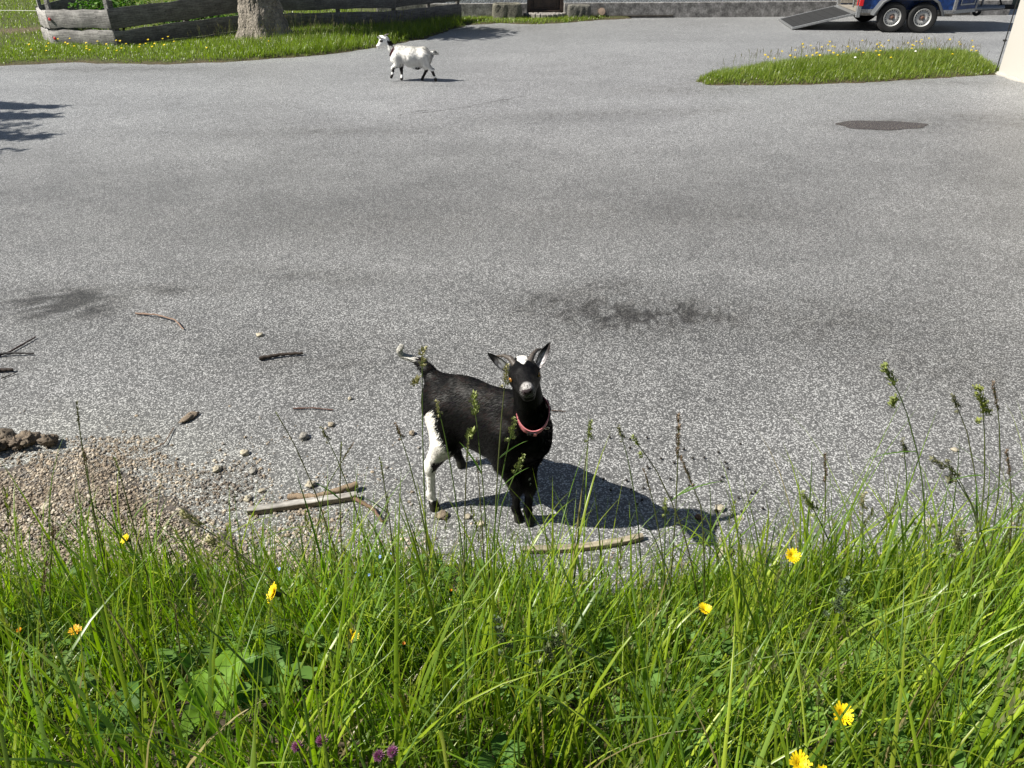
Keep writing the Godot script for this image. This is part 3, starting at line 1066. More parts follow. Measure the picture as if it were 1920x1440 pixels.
func bank_grass() -> void:
	var sets := []
	for i in 5:
		sets.append(Copies3D.new())
	# leaves: the undergrowth, the sward, then the long blades that stand out of it
	for pass_no in 3:
		var n: int = [22000, 36000, 10500][pass_no]
		for k in n:
			var x := rng.randf_range(-2.5, 2.5)
			var z := rng.randf_range(toe(x) - 0.06, -0.35)
			if rng.randf() < 0.12:
				x = rng.randf_range(-5.5, 5.5)
			if Vector2(x, z).length() < 0.5:
				continue
			var t := z - toe(x)
			var clump := nz.get_noise_2d(x * 130.0, z * 130.0) + 0.6 * nz.get_noise_2d(x * 420.0 + 50, z * 420.0)
			if pass_no > 0 and rng.randf() > 0.55 + clump * 1.3:
				continue
			var open := 1.0
			for hb in herbs:
				open = minf(open, Vector2(x - hb[0], (z - hb[1] - 0.05) * 0.7).length() / (hb[3] * 0.75))
			if open < 1.0 and rng.randf() > open * 0.5 - 0.05:
				continue
			# thin where the bank runs out into the yard
			if t < 0.28 and rng.randf() > t / 0.24 + (0.10 if x < 0.9 else 0.28) + 0.7 * nz.get_noise_2d(x * 300.0 + 200, z * 300.0):
				continue
			var h := 0.0
			var w := 0.0
			var lean := 0.0
			var sel := 0
			var edge := smoothstep(-0.05, 0.55, t)
			var tuft := 1.0 + 0.75 * nz.get_noise_2d(x * 230.0 + 20, z * 230.0)
			if pass_no == 0:
				h = rng.randf_range(0.05, 0.16) * lerpf(0.7, 1.0, edge)
				w = rng.randf_range(0.004, 0.0100)
				lean = rng.randf_range(0.0, 0.9)
				sel = [0, 1, 2, 3][rng.randi() % 4]
			elif pass_no == 1:
				h = rng.randf_range(0.14, 0.36) * lerpf(0.72, 1.0, edge) * tuft
				w = 0.0028 + 0.0065 * pow(rng.randf(), 1.7)
				lean = absf(rng.randfn(0.0, 0.14))
				sel = [0, 0, 1, 2, 3][rng.randi() % 5]
			else:
				h = rng.randf_range(0.26, 0.58) * lerpf(0.75, 1.0, edge) * tuft * (1.12 if x > 0.7 else 1.0)
				w = 0.0042 + 0.0085 * pow(rng.randf(), 1.5)
				lean = absf(rng.randfn(0.0, 0.12))
				sel = [0, 1, 2, 0, 3, 3, 4][rng.randi() % 7]
			var yaw := rng.randf() * TAU
			sets[sel].put(blade_basis(yaw, lean, w, h, h), Vector3(x, bank_h(x, z) - 0.008, z), green([0.16, 0.045, 0.02][pass_no]) * (1.0 + 0.5 * clump))
	# thin flowering culms without number
	var st := Copies3D.new()
	for k in 380:
		var x := rng.randf_range(-2.6, 2.6)
		var z := rng.randf_range(toe(x) + 0.05, -0.55)
		var h := rng.randf_range(0.25, 0.5) * lerpf(0.65, 1.0, smoothstep(0.0, 0.6, z - toe(x)))
		st.put(blade_basis(rng.randf() * TAU, absf(rng.randfn(0.0, 0.16)), h, h, h), Vector3(x, bank_h(x, z) - 0.01, z), Color(1, 1, 1) * rng.randf_range(0.7, 1.1))
	var cm := Mesher.new()
	var path := []
	var rad := []
	for j in 7:
		var t := j / 6.0
		path.append(Vector3(0, t, 0.10 * t * t))
		rad.append(0.0026 * (1.0 - 0.55 * t))
	cm.col = Color(0.16, 0.22, 0.06)
	cm.tube(path, rad, 4, false)
	cm.col = Color(0.25, 0.26, 0.12)
	for j in 16:
		var t := 0.84 + 0.17 * j / 16.0
		var an := j * 2.4
		var c := Vector3(cos(an) * 0.008, t, 0.10 * t * t + sin(an) * 0.008)
		var d := Vector3(cos(an) * 0.008, 0.028, sin(an) * 0.008)
		var s := Vector3(-sin(an), 0, cos(an)) * 0.006
		cm.quad(c - d * 0.4, c + s, c + d, c - s)
	for i in 5:
		tag(many("grass", blades[i], M.blade, sets[i]), ["short upright grass blades on the bank at the yard edge", "gently arching grass blades on the near bank", "drooping grass blades bent over on the near bank", "narrow straight grass blades on the near bank", "long strap shaped grass blades hanging over on the near bank"][i], "grass", "meadow grass on the near bank", "stuff")
	tag(many("grass", cm.done(), M.blade, st), "thin grass culms with small brownish ears among the bank grass", "grass", "meadow grass on the near bank", "stuff")
	# small round leaves of the undergrowth
	var lf := Mesher.new()
	var rows := []
	for j in 6:
		var t := j / 5.0
		var w := sin(PI * pow(t, 0.8)) * 0.36
		rows.append(PackedVector3Array([Vector3(-w, 0.12 * t - 0.5 * w * w + 0.1, t), Vector3(0, 0.12 * t + 0.05, t), Vector3(w, 0.12 * t - 0.5 * w * w + 0.1, t)]))
	lf.sheet(rows)
	var cl := Copies3D.new()
	for k in 15000:
		var x := rng.randf_range(-2.5, 2.5)
		var z := rng.randf_range(toe(x) + 0.02, -0.4)
		var pt := nz.get_noise_2d(x * 95.0 + 700, z * 95.0)
		if rng.randf() > 0.30 + pt * 1.6 + 0.35 * smoothstep(0.6, 1.2, x):
			continue
		var s := 0.012 + 0.038 * pow(rng.randf(), 1.6)
		var y := rng.randf_range(0.01, 0.15) * smoothstep(-0.05, 0.4, z - toe(x))
		var c := Color(0.09, 0.18, 0.03).lerp(Color(0.13, 0.23, 0.05), rng.randf()) * rng.randf_range(0.7, 1.2)
		cl.put(Basis(Vector3.UP, rng.randf() * TAU) * Basis(Vector3.RIGHT, rng.randf_range(-0.9, 0.3)) * Basis.from_scale(Vector3(s, s, s)), Vector3(x, bank_h(x, z) + y, z), c)
	tag(many("undergrowth", lf.done(), M.leaf, cl), "low clover and herb leaves under the bank grass", "ground cover", "", "stuff")


func far_grass(called: String, label: String, q: PackedVector2Array, count: int, h0: float, h1: float, w: float, dry: float, tall: Callable) -> void:
	var lo := q[0]
	var hi := q[0]
	for p in q:
		lo = lo.min(p)
		hi = hi.max(p)
	var sets := [Copies3D.new(), Copies3D.new(), Copies3D.new()]
	var made := 0
	for k in count * 4:
		if made >= count:
			break
		var p := Vector2(rng.randf_range(lo.x, hi.x), rng.randf_range(lo.y, hi.y))
		if not Geometry2D.is_point_in_polygon(p, q):
			continue
		var d := inside_poly(q, p) + 0.09 * nz.get_noise_2d(p.x * 120.0, p.y * 120.0) + 0.09 * nz.get_noise_2d(p.x * 420.0, p.y * 420.0)
		if d < 0.0:
			continue
		var f: float = tall.call(p, d)
		if f <= 0.0 or rng.randf() > 0.6 + 0.9 * nz.get_noise_2d(p.x * 60.0, p.y * 60.0) + f * 0.25:
			continue
		var h := rng.randf_range(h0, h1) * f
		made += 1
		sets[rng.randi() % 3].put(blade_basis(rng.randf() * TAU, absf(rng.randfn(0.0, 0.35)), w * rng.randf_range(0.6, 1.4), h, h), Vector3(p.x, clampf(d * 0.35, -0.02, 0.04) - 0.01, p.y), green(dry).lerp(Color(0.27, 0.31, 0.085), 0.4))
	for i in 3:
		tag(many(called, blades[i], M.blade, sets[i]), label, "grass", label, "stuff")


# a stalk of meadow grass: stem, leaves, seed head
func seed_head(kind: int, dir: Vector3, at: Vector3, length: float, shade: Color) -> Mesher:
	var m := Mesher.new()
	var side := dir.cross(Vector3(0.2, 0.1, 1)).normalized()
	var fw := side.cross(dir)
	var lobes := []
	if kind == 0:     # cocksfoot: bunched lumps, one or two set off on short branches
		for j in 7:
			lobes.append([0.30 + 0.7 * j / 7.0, rng.randf_range(-0.05, 0.05), 0.17 - 0.012 * j, 0.075])
		lobes.append([0.18, 0.12, 0.16, 0.065])
		lobes.append([0.05, -0.10, 0.15, 0.06])
	elif kind == 1:   # narrow spike
		for j in 10:
			lobes.append([j / 10.0, rng.randf_range(-0.015, 0.015), 0.12, 0.034])
	else:             # loose, split clusters
		for j in 4:
			lobes.append([0.55 + 0.45 * j / 4.0, 0.02 * (j % 2), 0.15, 0.06])
		for j in 3:
			lobes.append([0.10 + 0.05 * j, -0.16 + 0.03 * j, 0.15, 0.06])
	for l in lobes:
		var c: Vector3 = at + dir * l[0] * length + side * l[1] * length + fw * rng.randf_range(-0.04, 0.04) * length
		for g in 26:
			var an := rng.randf() * TAU
			var o: Vector3 = (side * cos(an) + fw * sin(an)) * l[3] * length * rng.randf_range(0.2, 1.2)
			var p: Vector3 = c + o + dir * rng.randf_range(-0.5, 0.5) * l[2] * length * 0.7
			var d: Vector3 = (dir + o.normalized() * 0.6).normalized() * l[2] * length * 0.34
			var s: Vector3 = d.cross(o).normalized() * l[3] * length * 0.34
			var u: Vector3 = s.cross(d).normalized() * l[3] * length * 0.2
			m.col = shade * rng.randf_range(0.7, 1.35)
			var a: Vector3 = p - d * 0.5
			var b: Vector3 = p + d
			m.tri(a, p + s, b)
			m.tri(a, b, p - s)
			m.tri(a, p + u, b)
	return m


func leaf_strip(from: Vector3, dir: Vector3, length: float, width: float, droop: float, c: Color) -> Mesher:
	var m := Mesher.new()
	m.col = c
	var rows := []
	var flat := Vector3(dir.x, 0, dir.z).normalized()
	var side := flat.cross(Vector3.UP).normalized()
	for j in 8:
		var t := j / 7.0
		var p := from + dir * length * t + Vector3(0, -droop * length * t * t, 0)
		var w := width * 0.5 * (1.0 - pow(t, 2.5)) * minf(1.0, 0.55 + t * 2.5)
		rows.append(PackedVector3Array([p - side * w + Vector3(0, w * 0.5, 0), p, p + side * w + Vector3(0, w * 0.5, 0)]))
	m.sheet(rows)
	return m


# [tip x, tip y, tip z, foot x, head length, head kind, head shade, leaves, where]
func grass_stalks() -> void:
	var green_h := Color(0.24, 0.28, 0.09)
	var pale_h := Color(0.36, 0.34, 0.18)
	var dark_h := Color(0.18, 0.18, 0.10)
	var brown_h := Color(0.20, 0.145, 0.10)
	var list := [
		[-0.23, 1.27, -1.75, -0.26, 0.10, 2, pale_h, 0, "tall grass stalk with split pale ear in front of the black goat's tail"],
		[-0.10, 1.19, -1.65, -0.06, 0.11, 2, green_h, 1, "grass stalk with a two-part ear across the black goat's flank"],
		[-0.01, 1.30, -1.60, -0.06, 0.055, 0, pale_h, 1, "tall grass stalk with short pale ear beside the black goat's left cheek"],
		[0.01, 1.11, -1.65, -0.08, 0.06, 0, green_h, 1, "grass stalk with green ear and one leaf just under the pink collar"],
		[-0.11, 1.09, -1.60, -0.14, 0.06, 1, green_h, 0, "grass stalk with narrow ear before the black goat's belly"],
		[0.03, 1.07, -1.55, -0.07, 0.05, 0, green_h, 0, "short grass stalk with bent ear before the black goat's chest"],
		[0.21, 1.07, -1.70, 0.18, 0.055, 0, green_h, 0, "grass stalk with plump slanting green ear just past the goat's chest"],
		[0.29, 1.02, -1.75, 0.42, 0.045, 0, dark_h, 0, "grass stalk with dark ear over the bare asphalt beyond the goat"],
		[0.30, 1.09, -1.60, 0.57, 0.06, 2, green_h, 1, "leaning grass stalk with fresh split ear above the goat's shadow"],
		[0.40, 1.19, -1.55, 0.44, 0.10, 1, brown_h, 1, "thin tall brown-eared grass stalk above the shadow of the goat's head"],
		[0.43, 1.03, -1.60, 0.57, 0.08, 1, brown_h, 0, "thin brown grass stalk nodding above the goat head's shadow"],
		[0.88, 1.30, -1.60, 1.20, 0.11, 2, green_h, 2, "tallest grass stalk of the sparse clump, green ears and one level leaf"],
		[1.06, 1.30, -1.50, 1.24, 0.085, 0, Color(0.22, 0.25, 0.06), 2, "tall grass stalk with the fattest yellow-green ear and a level leaf"],
		[1.14, 1.15, -1.70, 1.41, 0.05, 0, dark_h, 0, "thin leaning stalk with small dark ear between the two tall stalks"],
		[1.27, 1.16, -1.75, 1.47, 0.075, 1, brown_h, 0, "thin brown-eared stalk beyond the fattest yellow-green ear"],
		[0.80, 1.04, -1.60, 0.88, 0.075, 1, brown_h, 0, "lone thin straight stalk with dark spike on the open asphalt"],
		[1.01, 1.09, -1.50, 1.35, 0.08, 2, dark_h, 1, "nodding grass stalk with drooping dark split ear"],
		[1.08, 1.05, -1.55, 1.33, 0.06, 0, dark_h, 0, "grass stalk with dense grey-green ear beside the nodding dark one"],
		[1.26, 1.05, -1.60, 1.42, 0.07, 1, brown_h, 0, "outermost thin brown spike at the edge of the picture"],
		[0.72, 0.99, -1.50, 0.94, 0.07, 0, green_h, 1, "leaning stalk with slim olive ear above the dandelion on the verge"],
		[0.90, 0.95, -1.55, 0.97, 0.055, 0, pale_h, 0, "short stalk with pale brownish ear left of the tallest stalk"],
		[1.05, 1.01, -1.70, 1.18, 0.05, 0, dark_h, 0, "stalk with blackish ear crossing the tallest stalk"],
		[-1.17, 1.10, -1.75, -1.24, 0.06, 1, dark_h, 0, "thin dark spike above the gravel, by the clod of earth"],
		[-1.16, 0.97, -1.70, -1.22, 0.04, 0, brown_h, 0, "stalk with short brown ear over the beige gravel"],
		[-0.99, 1.06, -1.55, -0.99, 0.05, 1, green_h, 2, "leafy dark green shoot standing before the gravel"],
		[-0.31, 1.06, -1.70, -0.22, 0.045, 0, brown_h, 0, "slanting stalk with small brown ear behind the goat's hind leg"],
		[-0.54, 0.98, -1.80, -0.42, 0.045, 0, dark_h, 0, "slanting stalk with dark ear above the white painted board"],
		[-0.66, 1.03, -1.80, -0.52, 0.035, 1, green_h, 0, "bare thin slanting culm above the rotten stick"],
		[-0.34, 1.02, -1.60, -0.32, 0.05, 1, green_h, 1, "upright green stalk beside the end of the white painted board"],
		[-0.46, 1.00, -1.70, -0.51, 0.045, 1, green_h, 1, "straight stalk rising over the middle of the white painted board"],
		[-0.21, 1.07, -1.80, -0.14, 0.045, 0, pale_h, 0, "stalk with tan ear before the goat's white thigh"],
		[-0.10, 0.91, -1.75, -0.08, 0.045, 1, brown_h, 0, "short stalk with brown ear between the goat's legs"],
		[-1.02, 1.00, -1.25, -1.13, 0.075, 1, brown_h, 0, "stout purple-brown spike low in the near grass"],
		[-0.79, 1.01, -1.40, -0.46, 0.10, 2, pale_h, 0, "long feathery pale ear arching over the gravel edge"],
		[-0.44, 0.96, -1.75, -0.64, 0.05, 1, brown_h, 0, "reddish brown curled spike over the grey branch"],
		[0.32, 1.06, -1.50, 0.44, 0.05, 1, brown_h, 1, "stalk with slim ear before the goat's shadow"],
		[0.37, 1.01, -1.45, 0.40, 0.045, 0, green_h, 1, "leafy stalk at the end of the curved board"],
		[-1.17, 0.88, -1.50, -1.27, 0.045, 0, brown_h, 0, "small brown ear before the gravel, nearest the picture edge"],
		[-0.67, 0.92, -1.40, -0.68, 0.05, 1, dark_h, 0, "small dark ear low in front of the gravel"],
		[-0.74, 0.92, -1.20, -0.76, 0.05, 1, brown_h, 0, "purplish ear deep in the near grass"],
		[-0.03, 1.10, -1.00, 0.02, 0.075, 0, Color(0.11, 0.15, 0.08), 1, "big grey-green cocksfoot ear in the middle of the near grass"],
		[0.09, 1.10, -0.98, 0.05, 0.08, 0, Color(0.16, 0.19, 0.09), 1, "big nodding cocksfoot ear next to the grey-green one"],
		[0.66, 1.10, -1.10, 0.60, 0.08, 0, Color(0.14, 0.19, 0.10), 1, "cocksfoot ear with blue-green leaf above the largest dandelion"],
		[0.92, 1.14, -1.20, 0.95, 0.06, 0, dark_h, 0, "dark cocksfoot ear among the bramble leaves"],
	]
	for q in list:
		var foot := Vector3(q[3], bank_h(q[3], q[2] + 0.04) - 0.01, q[2] + 0.04)
		var tip := Vector3(q[0], q[1], q[2])
		var o := thing("grass_stalk", q[8], "grass stalk", foot, 0.0, "grass stalks standing out of the near bank")
		var l := tip - foot
		var up := Vector3(l.x * 0.3, l.y * 0.62, l.z * 0.3)
		var cv := Curve3D.new()
		cv.add_point(Vector3.ZERO, Vector3.ZERO, up)
		var nod := Vector3(signf(l.x + 0.001) * 0.05, -0.05, 0) if str(q[8]).contains("nod") or str(q[8]).contains("bent") or str(q[8]).contains("droop") or str(q[8]).contains("curl") else Vector3(l.x * 0.35, 0.12, 0)
		cv.add_point(l, -nod, Vector3.ZERO)
		var bl := cv.get_baked_length()
		var hl: float = q[4] * 1.3
		var path := []
		var rad := []
		for j in 15:
			var t := j / 14.0
			path.append(cv.sample_baked(t * (bl - hl * 0.3)))
			rad.append(lerpf(0.0026, 0.0012, t) * (1.25 if j in [4, 8, 11] else 1.0))
		var st := Mesher.new()
		var sc := Color(0.14, 0.22, 0.05).lerp(Color(0.2, 0.2, 0.09), rng.randf())
		st.col = sc if q[5] != 1 else sc.lerp(Color(0.16, 0.12, 0.07), 0.4)
		st.tube(path, rad, 5, false)
		obj("stem", st, M.blade, o)
		var hb := cv.sample_baked(bl - hl)
		obj("seed_head", seed_head(q[5], (l - hb).normalized(), hb, hl, q[6]), M.petal, o)
		for k in q[7]:
			var at := cv.sample_baked(bl * (0.70 - 0.2 * k))
			var an := rng.randf() * TAU
			var dir := Vector3(cos(an) * 0.8, 0.75, sin(an) * 0.5)
			if k == 0 and str(q[8]).contains("level leaf"):
				dir = Vector3(-1.0, 0.12, 0.1)
			if k == 0 and str(q[8]).contains("one leaf"):
				dir = Vector3(0.55, 0.85, 0.1)
			obj("leaf", leaf_strip(at, dir.normalized(), rng.randf_range(0.09, 0.15), rng.randf_range(0.0045, 0.007), 0.25, Color(0.10, 0.19, 0.03) * rng.randf_range(0.8, 1.2)), M.blade, o)


func hawkbit(at: Vector3, size: float, label: String, tilt: Vector3, open := 1.0, tone := Color(0.80, 0.60, 0.004)) -> void:
	var fz := at.z + 0.02
	var fx := at.x + rng.randf_range(-0.03, 0.03)
	var foot := Vector3(fx, bank_h(fx, fz) - 0.01, fz)
	var o := thing("yellow_flower", label, "flower", foot, 0.0, "yellow flowers in the near grass")
	var l := at - foot
	var st := Mesher.new()
	st.col = Color(0.12, 0.18, 0.05)
	var path := []
	var rad := []
	for j in 9:
		var t := j / 8.0
		path.append(Vector3(l.x * t, l.y * t, l.z * t * t) - tilt * 0.02 * t * t)
		rad.append(0.0013)
	path[8] = l - tilt * 0.012
	st.tube(path, rad, 6, false)
	obj("stem", st, M.blade, o)
	var up := tilt.normalized()
	var s := up.cross(Vector3(0.3, 0.1, 1.0)).normalized()
	var bs := Basis(s, up, s.cross(up))
	var br := Mesher.new()
	br.col = Color(0.045, 0.075, 0.025)
	br.lathe(l, [Vector2(0.0012, -0.014), Vector2(0.0045, -0.012), Vector2(0.0055, -0.006), Vector2(0.005, 0.0)], 10, bs)
	obj("bract", br, M.leaf, o)
	var pt := Mesher.new()
	for ring in 4:
		var n: int = [17, 15, 12, 9][ring]
		var length := size * 0.5 * (1.0 - 0.2 * ring)
		var rise := lerpf(1.25, [0.18, 0.38, 0.65, 0.95][ring], open)
		for i in n:
			var an := TAU * (i + 0.37 * ring + rng.randf_range(-0.2, 0.2)) / n
			var d := Vector3(cos(an) * cos(rise), sin(rise), sin(an) * cos(rise))
			var w := Vector3(-sin(an), 0, cos(an)) * size * 0.055
			var le := length * rng.randf_range(0.85, 1.1)
			var c := l + bs * (Vector3(0, 0.001 * ring, 0))
			var p1 := l + bs * (d * le * 0.55 + Vector3(0, le * 0.05, 0) + w)
			var p2 := l + bs * (d * le * 0.55 + Vector3(0, le * 0.05, 0) - w)
			var e1 := l + bs * (d * le + w * 0.8)
			var e2 := l + bs * (d * le - w * 0.8)
			pt.col = tone * rng.randf_range(0.85, 1.1)
			pt.tri(c, p2, p1)
			pt.quad(p1, p2, e2, e1)
	obj("petals", pt, M.petal, o)


func clover(at: Vector3, label: String) -> void:
	var foot := Vector3(at.x + 0.01, bank_h(at.x + 0.01, at.z - 0.03) - 0.01, at.z - 0.03)
	var o := thing("clover_flower", label, "flower", foot, 0.0, "purple clover heads in the near grass")
	var l := at - foot
	var st := Mesher.new()
	st.col = Color(0.11, 0.17, 0.05)
	st.tube([Vector3.ZERO, l * 0.5, l], [0.0014, 0.0012, 0.0012], 5, false)
	obj("stem", st, M.blade, o)
	var h := Mesher.new()
	for i in 70:
		var y := 1.0 - 1.55 * (i + 0.5) / 70.0
		var an := i * 2.39996
		var d := Vector3(cos(an) * sqrt(1 - y * y), y, sin(an) * sqrt(1 - y * y))
		var s := d.cross(Vector3(0.1, 1, 0.2)).normalized() * 0.0013
		h.col = Color(0.30, 0.09, 0.22).lerp(Color(0.45, 0.2, 0.38), rng.randf())
		var c := l + d * 0.0035
		h.tri(c - s, c + s, l + d * rng.randf_range(0.0075, 0.0095) + Vector3(0, 0.002, 0))
		h.tri(c - d.cross(s), c + d.cross(s), l + d * 0.0085 + Vector3(0, 0.002, 0))
	obj("flower_head", h, M.petal, o)


func broad_plant(x: float, z: float, n: int, size: float, wide: float, label: String, c: Color, rise := 0.9) -> void:
	var o := thing("herb", label, "plant", Vector3(x, bank_h(x, z) + 0.05, z), rng.randf() * TAU)
	for i in n:
		var an := TAU * (i + rng.randf_range(-0.25, 0.25)) / n
		var l := size * rng.randf_range(0.7, 1.1)
		var m := Mesher.new()
		var rows := []
		var d := Vector3(cos(an), 0, sin(an))
		var s := Vector3(-sin(an), 0, cos(an))
		var up := rng.randf_range(rise * 0.6, rise * 1.2)
		for j in 9:
			var t := j / 8.0
			var p := d * l * (t * cos(up)) + Vector3.UP * l * (t * sin(up) - 0.45 * t * t) + Vector3.UP * 0.01
			var w := l * wide * (0.05 + 0.95 * sin(PI * pow(clampf(t * 1.02 - 0.1, 0.0, 1.0), 0.75))) * 0.5 * (1.0 + 0.12 * sin(j * 2.3 + i))
			if t > 0.999:
				w = 0.001
			var wave := 0.03 * l * sin(j * 1.9 + i)
			rows.append(PackedVector3Array([p - s * w + Vector3.UP * (w * 0.35 + wave), p - s * w * 0.5 + Vector3.UP * w * 0.3, p, p + s * w * 0.5 + Vector3.UP * w * 0.3, p + s * w + Vector3.UP * (w * 0.35 - wave)]))
		m.col = c * rng.randf_range(0.8, 1.2)
		m.sheet(rows)
		obj("leaf", m, M.leaf, o)


# ---------------------------------------------------------------- litter on the yard
func stick(called: String, label: String, category: String, pts: Array, r0: float, r1: float, c: Color, m: Material, group := "") -> void:
	var o := Vector3(pts[0][0], 0, pts[0][1])
	var cv := Curve3D.new()
	var wp := []
	for i in pts.size():
		wp.append(Vector3(pts[i][0], r0 * 0.85 + 0.0045 + (pts[i][2] if pts[i].size() > 2 else 0.0), pts[i][1]) - o)
	for i in wp.size():
		var tn: Vector3 = (wp[mini(i + 1, wp.size() - 1)] - wp[maxi(i - 1, 0)]) * 0.16
		cv.add_point(wp[i], -tn, tn)
	var n := 18
	var path := []
	var rad := []
	for j in n:
		var t := j / float(n - 1)
		path.append(cv.sample_baked(t * cv.get_baked_length()) + Vector3(0, 0, 0.3 * r0 * sin(j * 2.1)))
		rad.append(lerpf(r0, r1, t) * rng.randf_range(0.85, 1.15))
	var ms := Mesher.new()
	ms.col = c
	ms.tube(path, rad, 7)
	var b := obj(called, ms, m)
	b.position = o
	tag(b, label, category, group)


func plank(label: String, a: Vector2, b: Vector2, w: float, h: float, bend: float, c: Color, top: Color) -> void:
	var m := Mesher.new()
	var l := a.distance_to(b)
	var rows := []
	var cols := PackedColorArray()
	for j in 15:
		var t := j / 14.0
		var tw := w * 0.5 * (1.0 if t > 0.06 and t < 0.94 else 0.75) * rng.randf_range(0.93, 1.05)
		var z := bend * sin(PI * t)
		var y := h * rng.randf_range(0.92, 1.05)
		rows.append(PackedVector3Array([Vector3(l * t, 0.003, z + tw), Vector3(l * t, y * 0.8, z + tw), Vector3(l * t, y, z + tw * 0.85), Vector3(l * t, y, z - tw * 0.85), Vector3(l * t, y * 0.8, z - tw), Vector3(l * t, 0.003, z - tw)]))
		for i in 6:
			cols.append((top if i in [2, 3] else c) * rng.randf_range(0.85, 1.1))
	m.sheet(rows, true, cols)
	for e in [0, 14]:
		var r: PackedVector3Array = rows[e]
		m.col = c * 0.8
		for i in range(1, 5):
			if e == 0:
				m.tri(r[0], r[i], r[i + 1])
			else:
				m.tri(r[0], r[i + 1], r[i])
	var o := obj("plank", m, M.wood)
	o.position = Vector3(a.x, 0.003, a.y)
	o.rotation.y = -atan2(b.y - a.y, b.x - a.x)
	tag(o, label, "plank")


func loose_stone(x: float, z: float, size: Vector3, c: Color, label: String, called := "stone", category := "stone") -> void:
	var m := Mesher.new()
	m.col = c
	var nn := FastNoiseLite.new()
	nn.seed = rng.randi() % 1000
	nn.frequency = 0.9
	m.lump(Vector3.ZERO, size * 0.5, nn, 0.9, 8, 11, Basis(Vector3.UP, rng.randf() * TAU))
	var o := obj(called, m, M.stone)
	o.position = Vector3(x, size.y * 0.36, z)
	tag(o, label, category, "loose stones on the asphalt" if called == "stone" else "")


